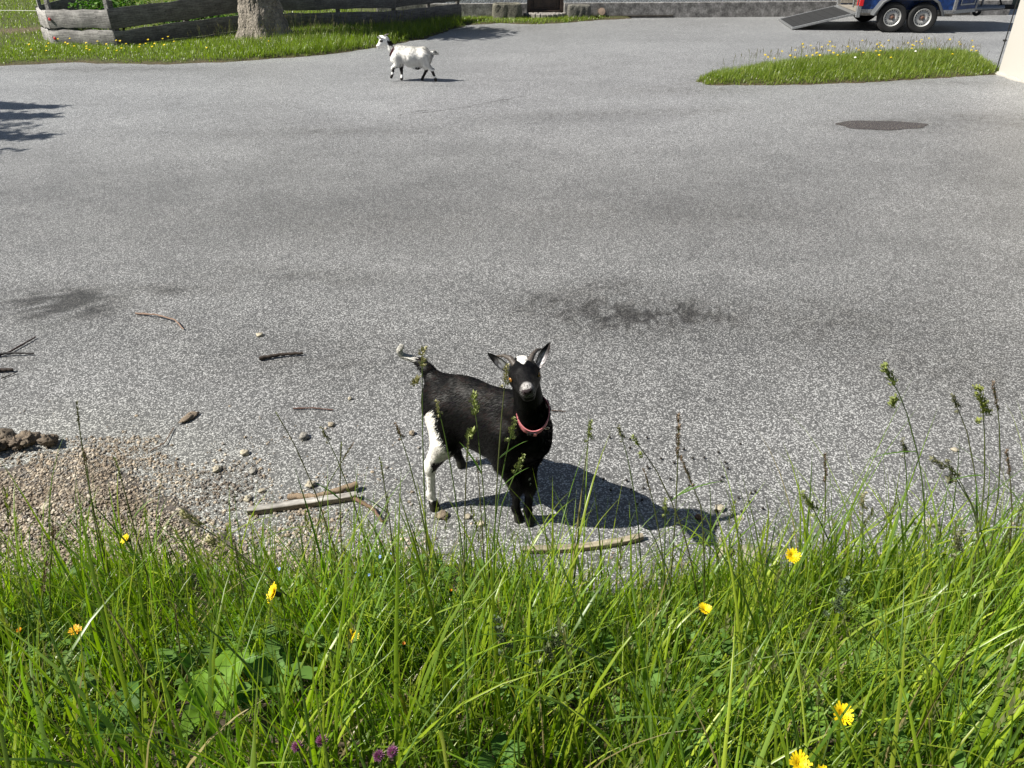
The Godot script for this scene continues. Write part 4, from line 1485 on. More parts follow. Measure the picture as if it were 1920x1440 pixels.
func litter() -> void:
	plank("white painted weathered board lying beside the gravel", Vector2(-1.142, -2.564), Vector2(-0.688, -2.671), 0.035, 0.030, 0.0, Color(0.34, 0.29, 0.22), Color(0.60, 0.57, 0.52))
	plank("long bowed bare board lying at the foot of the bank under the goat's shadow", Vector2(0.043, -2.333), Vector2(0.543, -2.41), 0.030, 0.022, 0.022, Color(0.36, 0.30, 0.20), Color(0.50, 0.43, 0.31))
	stick("branch", "peeled grey-brown branch lying behind the white painted board", "branch", [[-0.99, -2.665], [-0.86, -2.655, 0.006], [-0.70, -2.735, 0.01]], 0.015, 0.017, Color(0.36, 0.26, 0.17), M.twig)
	stick("branch", "short reddish branch stub slanting down from the boards into the grass", "branch", [[-0.70, -2.66], [-0.60, -2.58, 0.005], [-0.55, -2.50]], 0.010, 0.006, Color(0.22, 0.13, 0.09), M.twig)
	stick("stick", "dark rotten stick lying alone on the asphalt behind the goat's tail", "stick", [[-1.475, -3.928], [-1.36, -3.97, 0.003], [-1.237, -3.992]], 0.012, 0.008, Color(0.06, 0.042, 0.03), M.twig)
	stick("twig", "pale curved twig on the asphalt by the dark stain", "twig", [[-2.455, -4.54], [-2.30, -4.50, 0.01], [-2.15, -4.42, 0.012], [-2.058, -4.311]], 0.0065, 0.004, Color(0.36, 0.24, 0.18), M.twig)
	stick("twig", "dark twig lying level across another at the picture edge", "twig", [[-3.12, -3.96, 0.008], [-2.95, -3.985, 0.009], [-2.828, -3.992]], 0.008, 0.005, Color(0.05, 0.045, 0.045), M.twig)
	stick("twig", "reddish dark twig slanting under the level twig", "twig", [[-3.10, -3.86], [-3.0, -4.0], [-2.987, -4.0], [-2.93, -4.203]], 0.008, 0.004, Color(0.075, 0.045, 0.04), M.twig)
	stick("stick", "short thick black stick below the crossed twigs", "stick", [[-3.02, -3.79], [-2.93, -3.79], [-2.84, -3.797]], 0.012, 0.010, Color(0.045, 0.03, 0.022), M.twig)
	stick("twig", "tiny thin twig below the short black stick", "twig", [[-2.86, -3.71], [-2.81, -3.78]], 0.004, 0.002, Color(0.06, 0.05, 0.04), M.twig)
	stick("twig", "thin straight reddish twig on the asphalt left of the goat's thigh", "twig", [[-1.15, -3.40], [-1.04, -3.40, 0.003], [-0.937, -3.385]], 0.004, 0.003, Color(0.17, 0.09, 0.07), M.twig)
	stick("twig", "tiny brown twig right of the pink collar on the asphalt", "twig", [[0.207, -3.38], [0.25, -3.375], [0.283, -3.37]], 0.004, 0.002, Color(0.10, 0.06, 0.04), M.twig)
	stick("twig", "bent hair-thin dry stem below the piece of bark", "twig", [[-1.75, -3.02], [-1.70, -3.08, 0.006], [-1.71, -3.22]], 0.003, 0.002, Color(0.3, 0.2, 0.14), M.twig)
	# a flake of bark, and a clod of dried mud
	var bk := Mesher.new()
	bk.col = Color(0.30, 0.235, 0.165)
	var bn := FastNoiseLite.new()
	bn.frequency = 1.1
	bk.lump(Vector3.ZERO, Vector3(0.024, 0.013, 0.055), bn, 0.8, 8, 11, Basis(Vector3.UP, -0.5))
	var bo := obj("bark_flake", bk, M.stone)
	bo.position = Vector3(-1.666, 0.010, -3.314)
	tag(bo, "curled tan flake of bark on the asphalt above the gravel", "bark")
	var cl := thing("clod", "crumbled clod of dried brown earth at the edge of the gravel", "clod", Vector3(-2.42, 0, -3.05))
	for k in 34:
		var m := Mesher.new()
		var s := rng.randf_range(0.010, 0.034) if k > 2 else 0.05
		m.col = Color(0.21, 0.165, 0.12) * rng.randf_range(0.75, 1.25)
		var nn := FastNoiseLite.new()
		nn.seed = k + 40
		nn.frequency = 1.3
		m.lump(Vector3.ZERO, Vector3(s, s * 0.7, s * 0.8), nn, 1.0, 10, 14)
		var c := obj("lump", m, M.stone, cl)
		c.position = Vector3(rng.randf_range(-0.19, 0.17), s * 0.45 + 0.014 * (k % 3), rng.randf_range(-0.06, 0.05))
	# stones one can tell apart
	var pale := Color(0.56, 0.50, 0.38)
	var grey := Color(0.36, 0.34, 0.30)
	for q in [
		[-1.562, -4.239, 0.042, pale, "pale yellowish stone alone on the asphalt above the rotten stick"],
		[-1.033, -3.137, 0.046, grey, "round grey stone right of the gravel, above the boards"],
		[-1.285, -3.003, 0.045, pale, "flat pale stone at the outer edge of the gravel"],
		[-1.205, -2.861, 0.038, grey, "small angular grey stone between gravel and boards"],
		[-2.036, -2.608, 0.050, pale, "largest pale stone lying in the beige gravel"],
		[-1.379, -2.875, 0.042, pale, "whitish stone at the edge of the dark patch of gravel"],
		[-0.917, -2.765, 0.046, pale, "flat whitish stone just above the peeled branch"],
		[-1.173, -2.665, 0.036, pale, "brownish pale stone above the end of the white painted board"],
		[-1.128, -2.721, 0.032, pale, "small white stone left of the peeled branch"],
		[0.905, -2.595, 0.042, pale, "pale stone at the tip of the goat's ear shadow"],
		[0.982, -2.54, 0.026, pale, "small pale stone right of the goat's shadow"],
		[0.862, -2.50, 0.03, grey, "small greyish stone inside the shadow of the goat's head"],
		[1.779, -2.50, 0.046, pale, "pale stone behind the clump of tall grass stalks"],
		[1.076, -2.36, 0.036, grey, "grey stone at the bank foot, left of the dandelion"],
		[0.866, -2.33, 0.060, pale, "chalky white stone at the bank foot under the goat's shadow"],
		[0.96, -2.29, 0.10, Color(0.42, 0.38, 0.31), "big pale rock half sunk in the bank foot"],
		[2.147, -3.034, 0.032, pale, "round white stone far out behind the tall grass stalks"],
		[-0.87, -3.50, 0.026, pale, "small pale stone above the goat's tail side twig"],
		[-0.50, -3.17, 0.03, Color(0.40, 0.33, 0.24), "tan stone touching the goat's thigh outline"],
		[-0.92, -3.25, 0.032, Color(0.42, 0.36, 0.27), "tan stone just above the round grey stone"],
		[-0.30, -2.55, 0.05, Color(0.30, 0.24, 0.17), "brown lump between the goat's legs"],
		[-0.19, -2.545, 0.03, pale, "pale stone between the goat's legs"],
		[-0.13, -2.50, 0.035, pale, "rounded cream stone beside the goat's forefeet"],
		[0.80, -2.54, 0.028, Color(0.22, 0.12, 0.08), "rust brown stone in the shadow of the goat's head"],
	]:
		var s: float = q[2]
		loose_stone(q[0], q[1], Vector3(s * rng.randf_range(1.0, 1.3), s * rng.randf_range(0.5, 0.75), s) * 0.92, q[3] * rng.randf_range(0.9, 1.1), q[4])
	var bed := func(p: Vector2, _d: float) -> Color: return Color(0.23, 0.22, 0.21).lerp(Color(0.33, 0.27, 0.20), smoothstep(0.0, 0.25, _d)) * (0.8 + 0.5 * nz.get_noise_2d(p.x * 700, p.y * 700))
	var inner := PackedVector2Array()
	for q in Geometry2D.offset_polygon(gravel_area, -0.12)[0]:
		inner.append(q)
	mound("gravel_bed", inner, 0.04, 0.006, bed)
	# crumbs and gravel: nobody could count it
	var variants := []
	for k in 4:
		var m := Mesher.new()
		var nn := FastNoiseLite.new()
		nn.seed = 70 + k
		nn.frequency = 0.6
		m.lump(Vector3.ZERO, Vector3(0.5, 0.33, 0.42), nn, 0.8, 4, 6, Basis(), true)
		variants.append(m.done())
	var sets := [Copies3D.new(), Copies3D.new(), Copies3D.new(), Copies3D.new()]
	for k in 120000:
		var x := rng.randf_range(-4.6, 2.4) if k % 3 == 0 else rng.randf_range(-3.0, -0.35)
		var z := rng.randf_range(-3.5, -1.95) if k % 3 == 0 else rng.randf_range(-3.15, -1.98)
		var p := Vector2(x, z)
		if z > toe(x) + 0.12:
			continue
		var d := inside_poly(gravel_area, p) + 0.16 * nz.get_noise_2d(x * 90, z * 90)
		var pr := smoothstep(-0.28, 0.30, d + 0.20 * nz.get_noise_2d(x * 380, z * 380) + 0.35 * nz.get_noise_2d(x * 150 + 90, z * 150)) * 0.72
		if x > -0.9:
			pr = maxf(pr, 0.28 * smoothstep(0.26, 0.0, toe(x) - z))
		pr = maxf(pr, 0.035 * smoothstep(1.0, 0.2, -d) * smoothstep(-0.15, 0.25, nz.get_noise_2d(x * 260, z * 260)))
		pr = maxf(pr, 0.25 * smoothstep(0.3, 0.05, p.distance_to(Vector2(-1.30, -2.73))))
		if rng.randf() > pr:
			continue
		var s := rng.randf_range(0.003, 0.007) if rng.randf() < 0.74 else rng.randf_range(0.007, 0.017)
		var dark := smoothstep(0.24, 0.08, p.distance_to(Vector2(-1.28, -2.74))) > rng.randf()
		var c := Color(0.34, 0.265, 0.185).lerp(Color(0.50, 0.445, 0.365), rng.randf()) * rng.randf_range(0.4, 1.15)
		if dark:
			c = Color(0.15, 0.13, 0.11) * rng.randf_range(0.6, 1.3)
		elif rng.randf() < 0.2:
			c = Color(0.2, 0.18, 0.16)
		c = c.lerp(Color(0.19, 0.145, 0.10), 0.6 * smoothstep(0.0, 0.3, nz.get_noise_2d(x * 330 + 40, z * 330)))
		var y := 0.008 * smoothstep(0.0, 0.25, d) + s * 0.15
		sets[k % 4].put(Basis.from_euler(Vector3(rng.randf_range(-0.4, 0.4), rng.randf() * TAU, rng.randf_range(-0.4, 0.4))) * Basis.from_scale(Vector3(s, s, s) * 1.25), Vector3(x, maxf(y, bank_h(x, z) + s * 0.1), z), c)
	for k in 4:
		tag(many("gravel", variants[k], M.plain, sets[k]), "beige gravel spilled over the yard edge at the foot of the bank", "gravel", "", "stuff")
	# droppings in and beyond the shade of the black goat
	var dm := Mesher.new()
	dm.col = Color(0.02, 0.016, 0.013)
	dm.lump(Vector3.ZERO, Vector3(0.007, 0.006, 0.006), nz, 0.1, 4, 6)
	var dmesh := dm.done()
	for k in 34:
		var x := rng.randf_range(0.35, 1.15)
		var z := -2.95 + rng.randf_range(-0.22, 0.36) + (0.12 * (x - 0.4))
		var o := obj("dropping", dmesh, M.plain)
		o.position = Vector3(x, 0.009, z)
		tag(o, "tiny dark pellet dropped on the asphalt about the goat's shadow", "dropping", "goat droppings on the asphalt")


var gravel_area := PackedVector2Array([Vector2(-5, -3.05), Vector2(-2.6, -2.92), Vector2(-2.26, -3.06), Vector2(-1.83, -2.97), Vector2(-1.52, -2.78), Vector2(-1.28, -2.66), Vector2(-1.05, -2.44), Vector2(-0.75, -2.36), Vector2(-0.45, -2.26), Vector2(-0.4, -1.9), Vector2(-5, -1.9)])


# ---------------------------------------------------------------- structures
func board(parent: Node3D, at: Vector3, length: float, height: float, thick: float, tone: Color, tilt := 0.0, called := "board") -> void:
	var m := Mesher.new()
	var rows := []
	var cols := PackedColorArray()
	var n := 11
	for j in n:
		var t := j / float(n - 1)
		var yb := rng.randf_range(-0.012, 0.012) - height * 0.5
		var yt := rng.randf_range(-0.016, 0.016) + height * 0.5
		var zc := 0.012 * sin(t * 9.0 + at.x + at.y * 7.0)
		var x := length * t
		rows.append(PackedVector3Array([Vector3(x, yb, zc + thick * 0.5), Vector3(x, 0, zc + thick * 0.5 + 0.006), Vector3(x, yt, zc + thick * 0.5), Vector3(x, yt, zc - thick * 0.5), Vector3(x, yb, zc - thick * 0.5)]))
		for i in 5:
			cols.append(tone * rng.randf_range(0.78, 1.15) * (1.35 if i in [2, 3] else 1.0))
	m.sheet(rows, true, cols)
	m.col = tone * 0.9
	for e in [0, n - 1]:
		var r: PackedVector3Array = rows[e]
		for i in range(1, 4):
			if e == 0:
				m.tri(r[0], r[i + 1], r[i])
			else:
				m.tri(r[0], r[i], r[i + 1])
	var o := obj(called, m, M.wood, parent)
	o.position = at
	o.rotation.z = tilt


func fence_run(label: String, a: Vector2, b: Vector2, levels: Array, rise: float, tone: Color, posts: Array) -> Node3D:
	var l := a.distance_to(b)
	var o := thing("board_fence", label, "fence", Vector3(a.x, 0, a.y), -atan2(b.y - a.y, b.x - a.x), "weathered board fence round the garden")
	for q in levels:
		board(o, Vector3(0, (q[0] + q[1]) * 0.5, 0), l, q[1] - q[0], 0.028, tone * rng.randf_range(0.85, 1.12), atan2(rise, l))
	for t in posts:
		var m := Mesher.new()
		m.col = tone * 0.85
		m.box(Vector3(0, 0.32, 0), Vector3(0.09, 1.1, 0.07), 0.008)
		var p := obj("post", m, M.wood, o)
		p.position = Vector3(l * t, rise * t, -0.062)
	return o


func crown(parent: Node3D, called: String, blobs: Array, leaf: float, tones: Array, bend := 0.5) -> void:
	var lm := Mesher.new()
	lm.sheet([PackedVector3Array([Vector3(-0.01, 0, 0), Vector3(0, 0, 0), Vector3(0.01, 0, 0)]), PackedVector3Array([Vector3(-0.34, 0.08, 0.4), Vector3(0, 0, 0.4), Vector3(0.34, 0.08, 0.4)]), PackedVector3Array([Vector3(-0.27, 0.02, 0.72), Vector3(0, -0.05, 0.72), Vector3(0.27, 0.02, 0.72)]), PackedVector3Array([Vector3(-0.01, -0.16, 1.0), Vector3(0, -0.17, 1.0), Vector3(0.01, -0.16, 1.0)])])
	var set3d := Copies3D.new()
	for q in blobs:
		var n: int = q[2]
		for k in n:
			var d := Vector3(rng.randfn(), rng.randfn(), rng.randfn()).normalized() * pow(rng.randf(), 0.45)
			var p: Vector3 = q[0] + d * q[1]
			if nz.get_noise_3dv(p * 70.0) < -0.18:
				continue
			var s := leaf * rng.randf_range(0.65, 1.3)
			var c: Color = tones[rng.randi() % tones.size()] * rng.randf_range(0.75, 1.2)
			set3d.put(Basis.from_euler(Vector3(rng.randf_range(-1.0, 0.7), rng.randf() * TAU, rng.randf_range(-bend, bend))) * Basis.from_scale(Vector3.ONE * s), p, c)
	many(called, lm.done(), M.leaf, set3d, parent)


func old_tree() -> void:
	var base := Vector3(-5.17, 0, -17.6)
	var t := thing("tree", "thick old tree trunk with furrowed bark in front of the board fence", "tree", base)
	var m := Mesher.new()
	var rows := []
	var cols := PackedColorArray()
	for j in 40:
		var y := -0.1 + j * 0.075
		var r := 0.375 + 0.26 * exp(-maxf(y, 0.0) * 2.6)
		var row := PackedVector3Array()
		for i in 64:
			var an := -TAU * i / 64.0
			var d := Vector3(cos(an), 0, sin(an))
			var root := 1.0 + (0.16 * sin(an * 5.0 + 0.7) + 0.16 * maxf(cos(an), 0.0)) * exp(-maxf(y, 0.0) * 2.2)
			var fur_r := nz.get_noise_3d(d.x * 620.0, y * 210.0, d.z * 620.0)
			var k := 1.0 + 0.13 * fur_r - 0.14 * absf(nz.get_noise_3d(d.x * 1500.0 + 40, y * 420.0, d.z * 1500.0))
			row.append(Vector3(-0.03 * y, y, 0) + d * r * root * k)
			cols.append(Color(0.38, 0.335, 0.28) * (1.0 + 0.7 * fur_r))
		rows.append(row)
	m.sheet(rows, true, cols)
	obj("trunk", m, M.bark, t)
	var li := [[Vector3(-0.08, 2.7, 0), Vector3(-0.6, 3.6, -0.9), Vector3(-1.1, 4.4, -1.5), 0.24], [Vector3(-0.08, 2.75, 0), Vector3(0.5, 3.5, -1.0), Vector3(1.1, 4.2, -1.7), 0.22], [Vector3(-0.08, 2.8, 0), Vector3(0.0, 3.8, -0.5), Vector3(0.1, 5.0, -0.9), 0.26], [Vector3(-0.05, 2.3, 0), Vector3(0.6, 2.7, -0.7), Vector3(1.4, 3.0, -1.2), 0.14]]
	for q in li:
		var lm := Mesher.new()
		lm.col = Color(0.22, 0.19, 0.16)
		lm.tube([q[0], q[1], q[2]], [q[3], q[3] * 0.6, q[3] * 0.2], 9)
		obj("limb", lm, M.bark, t)
	var tones := [Color(0.07, 0.14, 0.02), Color(0.09, 0.17, 0.03), Color(0.055, 0.11, 0.02)]
	crown(t, "crown", [[Vector3(-0.5, 3.8, -1.3), Vector3(1.8, 1.3, 1.3), 3800], [Vector3(0.6, 3.1, -1.5), Vector3(1.0, 0.8, 0.9), 1500], [Vector3(-1.7, 4.3, -1.3), Vector3(1.2, 1.0, 1.2), 1500], [Vector3(-0.9, 5.0, -0.8), Vector3(1.3, 0.9, 1.2), 1500]], 0.13, tones)


func side_tree() -> void:   # beyond the left edge of the picture: the branch shadows on the yard are its own
	var t := thing("tree", "leafy tree beyond the yard's open side, its branches shading the asphalt", "tree", Vector3(-12.62, 0, -8.65))
	var m := Mesher.new()
	m.col = Color(0.2, 0.17, 0.14)
	m.tube([Vector3(0, -0.1, 0), Vector3(0.05, 1.5, 0), Vector3(0, 3.0, 0.1), Vector3(0.1, 5.4, 0)], [0.26, 0.2, 0.16, 0.05], 10)
	obj("trunk", m, M.bark, t)
	var blobs := [[Vector3(0.2, 4.6, 0), Vector3(1.7, 1.6, 1.9), 4500]]
	for q in [[-1.35, 2.45, 0.26], [-0.25, 3.10, 0.30], [0.55, 2.95, 0.42], [1.30, 2.75, 0.28], [1.95, 2.35, 0.24], [-2.0, 2.2, 0.2]]:
		var tip := Vector3(q[1] + 0.1, 4.1, q[0] + 0.10)
		var lm := Mesher.new()
		lm.col = Color(0.18, 0.15, 0.12)
		lm.tube([Vector3(0, 3.0, 0.1), Vector3(q[1] * 0.5, 3.9, q[0] * 0.7), tip], [0.09, 0.05, 0.015], 6)
		obj("limb", lm, M.bark, t)
		for k in 3:
			blobs.append([Vector3(q[1] * (0.62 + 0.16 * k), 4.08, q[0] + 0.1 + rng.randf_range(-0.1, 0.1)), Vector3(0.45, 0.28, q[2] * (1.1 - 0.25 * k)), 420])
	crown(t, "crown", blobs, 0.11, [Color(0.07, 0.14, 0.02), Color(0.09, 0.17, 0.03)])


func shrub(at: Vector3, size: Vector3, n: int, label: String) -> void:
	var t := thing("shrub", label, "shrub", at)
	var m := Mesher.new()
	m.col = Color(0.12, 0.09, 0.06)
	for k in 7:
		var an := TAU * k / 7.0
		m.tube([Vector3(cos(an) * 0.08, -0.1, sin(an) * 0.08), Vector3(cos(an) * size.x * 0.35, size.y * 0.6, sin(an) * size.z * 0.35), Vector3(cos(an) * size.x * 0.6, size.y * 1.15, sin(an) * size.z * 0.6)], [0.02, 0.014, 0.005], 5, false)
	obj("stem", m, M.bark, t)
	crown(t, "foliage", [[Vector3(0, size.y * 0.75, 0), Vector3(size.x, size.y * 0.6, size.z), n]], 0.085, [Color(0.09, 0.18, 0.03), Color(0.12, 0.22, 0.04), Color(0.065, 0.14, 0.025)])


func house() -> void:
	var h := thing("house", "grey roughcast house front with smooth plinth and brown door", "house", Vector3(-1.32, 0, -22.32), 0.07)
	var door0 := 1.72
	var door1 := 2.70
	for seg in [[-2.2, door0, 0], [door1, 15.0, 1]]:
		var m := Mesher.new()
		m.box(Vector3((seg[0] + seg[1]) * 0.5, 0.115, -0.22), Vector3(seg[1] - seg[0], 0.51, 0.5), 0.01)
		obj("plinth", m, M.plinth, h)
		m = Mesher.new()
		m.box(Vector3((seg[0] + seg[1]) * 0.5, 1.835, -0.25), Vector3(seg[1] - seg[0], 2.93, 0.48), 0.0)
		obj("wall", m, M.roughcast, h)
	var w := Mesher.new()
	w.box(Vector3((door0 + door1) * 0.5, 2.74, -0.25), Vector3(door1 - door0 - 0.006, 1.1, 0.478), 0.0)
	w.box(Vector3(6.4, 1.7, -6.0), Vector3(17.2, 3.4, 0.3), 0.0)
	w.box(Vector3(-2.04, 1.7, -3.2), Vector3(0.3, 3.2, 5.0), 0.0)
	w.box(Vector3(14.84, 1.7, -3.2), Vector3(0.3, 3.2, 5.0), 0.0)
	obj("wall", w, M.roughcast, h)
	var rf := Mesher.new()
	for s in [1, -1]:
		var zf := 0.15 if s > 0 else -6.3
		var a := Vector3(-2.5, 3.3, zf)
		var b := Vector3(15.3, 3.3, zf)
		var c := Vector3(15.3, 5.4, -3.1)
		var d := Vector3(-2.5, 5.4, -3.1)
		if s > 0:
			rf.quad(a, b, c, d)
			rf.quad(a - Vector3(0, 0.12, 0), d - Vector3(0, 0.12, 0), c - Vector3(0, 0.12, 0), b - Vector3(0, 0.12, 0))
			rf.quad(a - Vector3(0, 0.12, 0), b - Vector3(0, 0.12, 0), b, a)
		else:
			rf.quad(b, a, d, c)
			rf.quad(b - Vector3(0, 0.12, 0), c - Vector3(0, 0.12, 0), d - Vector3(0, 0.12, 0), a - Vector3(0, 0.12, 0))
			rf.quad(b - Vector3(0, 0.12, 0), a - Vector3(0, 0.12, 0), a, b)
	obj("roof", rf, M.roof, h)
	# door: leaf with raised panels in a frame, set back in the opening
	var fr := Mesher.new()
	for q in [[door0 + 0.05, 1.17, 0.095, 2.04], [door1 - 0.05, 1.17, 0.095, 2.04]]:
		fr.box(Vector3(q[0], q[1], -0.14), Vector3(q[2], q[3], 0.12), 0.006)
	fr.box(Vector3((door0 + door1) * 0.5, 0.165, -0.13), Vector3(door1 - door0 - 0.20, 0.05, 0.15), 0.006)
	obj("door_frame", fr, M.door, h)
	var dl := Mesher.new()
	dl.box(Vector3((door0 + door1) * 0.5, 1.19, -0.17), Vector3(door1 - door0 - 0.205, 1.99, 0.05), 0.004)
	var door := obj("door", dl, M.door, h)
	for q in [[0.30, 0.36, 0.40, 0.23], [0.54, 0.56, 0.19, 0.20], [0.54, 0.56, 0.19, -0.2], [1.1, 0.7, 0.19, 0.2], [1.1, 0.7, 0.19, -0.2]]:
		var pm := Mesher.new()
		if q[2] > 0.3:
			pm.box(Vector3((door0 + door1) * 0.5, 0.355, -0.138), Vector3(0.62, 0.20, 0.022), 0.009)
		else:
			pm.box(Vector3((door0 + door1) * 0.5 + q[3], q[0] + 0.22, -0.138), Vector3(0.30, 0.26 if q[0] < 1.0 else 0.62, 0.022), 0.009)
		obj("panel", pm, M.door, door)
	var hd := Mesher.new()
	hd.tube([Vector3(door1 - 0.18, 1.15, -0.13), Vector3(door1 - 0.18, 1.15, -0.07), Vector3(door1 - 0.30, 1.15, -0.07)], [0.012, 0.012, 0.010], 8)
	obj("handle", hd, M.steel, door)
	# half-round step of cobbles
	var st := thing("doorstep", "half-round cobbled step in front of the brown door", "step", Vector3(0.86, 0, -22.36), 0.07)
	var bm := Mesher.new()
	var prof := []
	for i in 17:
		var an := PI * i / 16.0
		prof.append(Vector3(cos(an) * 0.52, 0, sin(an) * 0.42))
	for i in 16:
		bm.quad(prof[i + 1] + Vector3(0, 0.10, 0), prof[i] + Vector3(0, 0.10, 0), prof[i] - Vector3(0, 0.05, 0), prof[i + 1] - Vector3(0, 0.05, 0))
		bm.tri(Vector3(0, 0.10, 0), prof[i] + Vector3(0, 0.10, 0), prof[i + 1] + Vector3(0, 0.10, 0))
	bm.col = Color(0.2, 0.18, 0.16)
	obj("mortar_bed", bm, M.plain, st)
	for row in 4:
		var rr := 0.10 + 0.125 * row
		var n: int = [3, 6, 9, 12][row]
		for i in n:
			var an := PI * (i + 0.5) / n
			var m := Mesher.new()
			m.col = Color(0.40, 0.37, 0.34) * rng.randf_range(0.8, 1.15)
			m.box(Vector3.ZERO, Vector3(PI * rr / n * 1.05 if row else 0.13, 0.12 if row < 3 else 0.16, 0.105), 0.018)
			var c := obj("cobble", m, M.stone, st)
			c.position = Vector3(cos(an) * rr * 1.08, (0.10 if row < 3 else 0.075) + rng.randf_range(-0.006, 0.008), sin(an) * rr * 0.86)
			c.rotation.y = PI / 2 - an + rng.randf_range(-0.08, 0.08)
	# rough stone blocks either side, the first hollowed like a trough
	var tr := Mesher.new()
	var nn := FastNoiseLite.new()
	nn.frequency = 1.6
	nn.seed = 21
	tr.col = Color(0.27, 0.255, 0.20)
	var rows := []
	for q in [[1.0, 0.0], [1.0, 0.10], [1.0, 0.20], [0.99, 0.30], [0.97, 0.38], [0.93, 0.40], [0.80, 0.40], [0.74, 0.38], [0.70, 0.30], [0.4, 0.27], [0.02, 0.27]]:
		var row := PackedVector3Array()
		for i in 40:
			var an := -TAU * (i + 0.5) / 40.0
			var d := Vector2(cos(an), sin(an))
			d /= pow(pow(absf(d.x), 7.0) + pow(absf(d.y), 7.0), 1.0 / 7.0)
			var p := Vector3(d.x * 0.37 * q[0], q[1], d.y * 0.24 * q[0])
			row.append(p + Vector3(d.x, 0.3, d.y) * nn.get_noise_3dv(p * 8.0) * 0.035)
		rows.append(row)
	tr.sheet(rows, true)
	var to := obj("stone_trough", tr, M.rock)
	to.position = Vector3(-0.13, 0, -22.02)
	to.rotation.y = 0.05
	tag(to, "rough mossy stone trough left of the brown door", "trough")
	var bl := Mesher.new()
	bl.col = Color(0.24, 0.235, 0.20)
	rows = []
	for q in [[1.0, 0.0], [1.0, 0.12], [0.99, 0.22], [0.98, 0.31], [0.90, 0.345], [0.5, 0.35], [0.02, 0.35]]:
		var row := PackedVector3Array()
		for i in 40:
			var an := -TAU * (i + 0.5) / 40.0
			var d := Vector2(cos(an), sin(an))
			d /= pow(pow(absf(d.x), 8.0) + pow(absf(d.y), 8.0), 1.0 / 8.0)
			var p := Vector3(d.x * 0.30 * q[0], q[1], d.y * 0.17 * q[0])
			row.append(p + Vector3(d.x, 0.3, d.y) * nn.get_noise_3dv(p * 9.0 + Vector3.ONE * 4) * 0.03)
		rows.append(row)
	bl.sheet(rows, true)
	var bo := obj("stone_block", bl, M.rock)
	bo.position = Vector3(1.75, 0, -22.28)
	bo.rotation.y = 0.06
	tag(bo, "rough squared stone block right of the cobbled step", "stone block")
	var lg := Mesher.new()
	lg.col = Color(0.22, 0.16, 0.11)
	lg.tube([Vector3(0, 0.0, 0), Vector3(0, 0.02, 0.22)], [0.085, 0.09], 14, false)
	var lo := obj("log", lg, M.bark)
	lo.position = Vector3(2.36, 0.16, -22.56)
	tag(lo, "short round log with pale sawn end lying by the house plinth", "log")
	var le := Mesher.new()
	le.col = Color(0.52, 0.38, 0.29)
	var rim := []
	for i in 15:
		rim.append(Vector3(cos(TAU * i / 14.0) * 0.09, 0.02 + sin(TAU * i / 14.0) * 0.09, 0.2215))
	for i in 14:
		le.tri(Vector3(0, 0.02, 0.225), rim[i], rim[i + 1])
	obj("sawn_end", le, M.plain, lo)
	for q in [[2.5, 4.3, -22.55, "dark thin plank lying along the house plinth beside the log"], [-0.6, 0.25, -21.68, "pale thin board lying in front of the stone trough"]]:
		var m := Mesher.new()
		m.box(Vector3((q[1] - q[0]) * 0.5, 0.0, 0), Vector3(q[1] - q[0], 0.03, 0.07), 0.004)
		m.c.fill(Color(0.09, 0.075, 0.06) if q[0] > 1 else Color(0.5, 0.45, 0.36))
		var o := obj("plank", m, M.wood)
		o.position = Vector3(q[0], 0.05, q[2])
		o.rotation.y = 0.07 if q[0] > 1 else -0.03
		tag(o, q[3], "plank")


func annex() -> void:   # white building at the right edge
	var o := thing("white_building", "white rendered building corner at the edge of the yard", "building", Vector3(8.16, 0, -13.78))
	var m := Mesher.new()
	m.box(Vector3(3.0, 1.6, 3.0), Vector3(6.0, 3.4, 6.0), 0.02)
	obj("wall", m, M.render_white, o)
	var rf := Mesher.new()
	rf.quad(Vector3(-0.02, 3.31, 6.2), Vector3(6.2, 3.31, 6.2), Vector3(6.2, 4.6, 3.0), Vector3(-0.02, 4.6, 3.0))
	rf.quad(Vector3(6.2, 3.31, -0.2), Vector3(-0.02, 3.31, -0.2), Vector3(-0.02, 4.6, 3.0), Vector3(6.2, 4.6, 3.0))
	rf.tri(Vector3(-0.02, 3.31, -0.2), Vector3(-0.02, 3.31, 6.2), Vector3(-0.02, 4.6, 3.0))
	rf.tri(Vector3(6.2, 3.31, 6.2), Vector3(6.2, 3.31, -0.2), Vector3(6.2, 4.6, 3.0))
	obj("roof", rf, M.roof, o)
	var cb := Mesher.new()
	cb.tube([Vector3(-0.022, 0.02, -0.02), Vector3(-0.022, 1.2, -0.02), Vector3(-0.022, 3.2, -0.02)], [0.009, 0.009, 0.009], 6)
	obj("cable", cb, M.black_plastic, o)
	for y in [0.52, 1.3, 2.1]:
		var c := Mesher.new()
		c.box(Vector3(-0.03, y, -0.02), Vector3(0.05, 0.03, 0.04), 0.005)
		obj("cable_clip", c, M.black_plastic, o)
	var fo := Mesher.new()
	for i in 14:
		fo.lump(Vector3(0.02 - 0.03 * (i % 2), 0.0, 0.1 + i * 0.42), Vector3(0.07, 0.05, 0.25), nz, 0.5, 5, 8)
	fo.c.fill(Color(0.6, 0.57, 0.52))
	obj("footing", fo, M.stone, o)


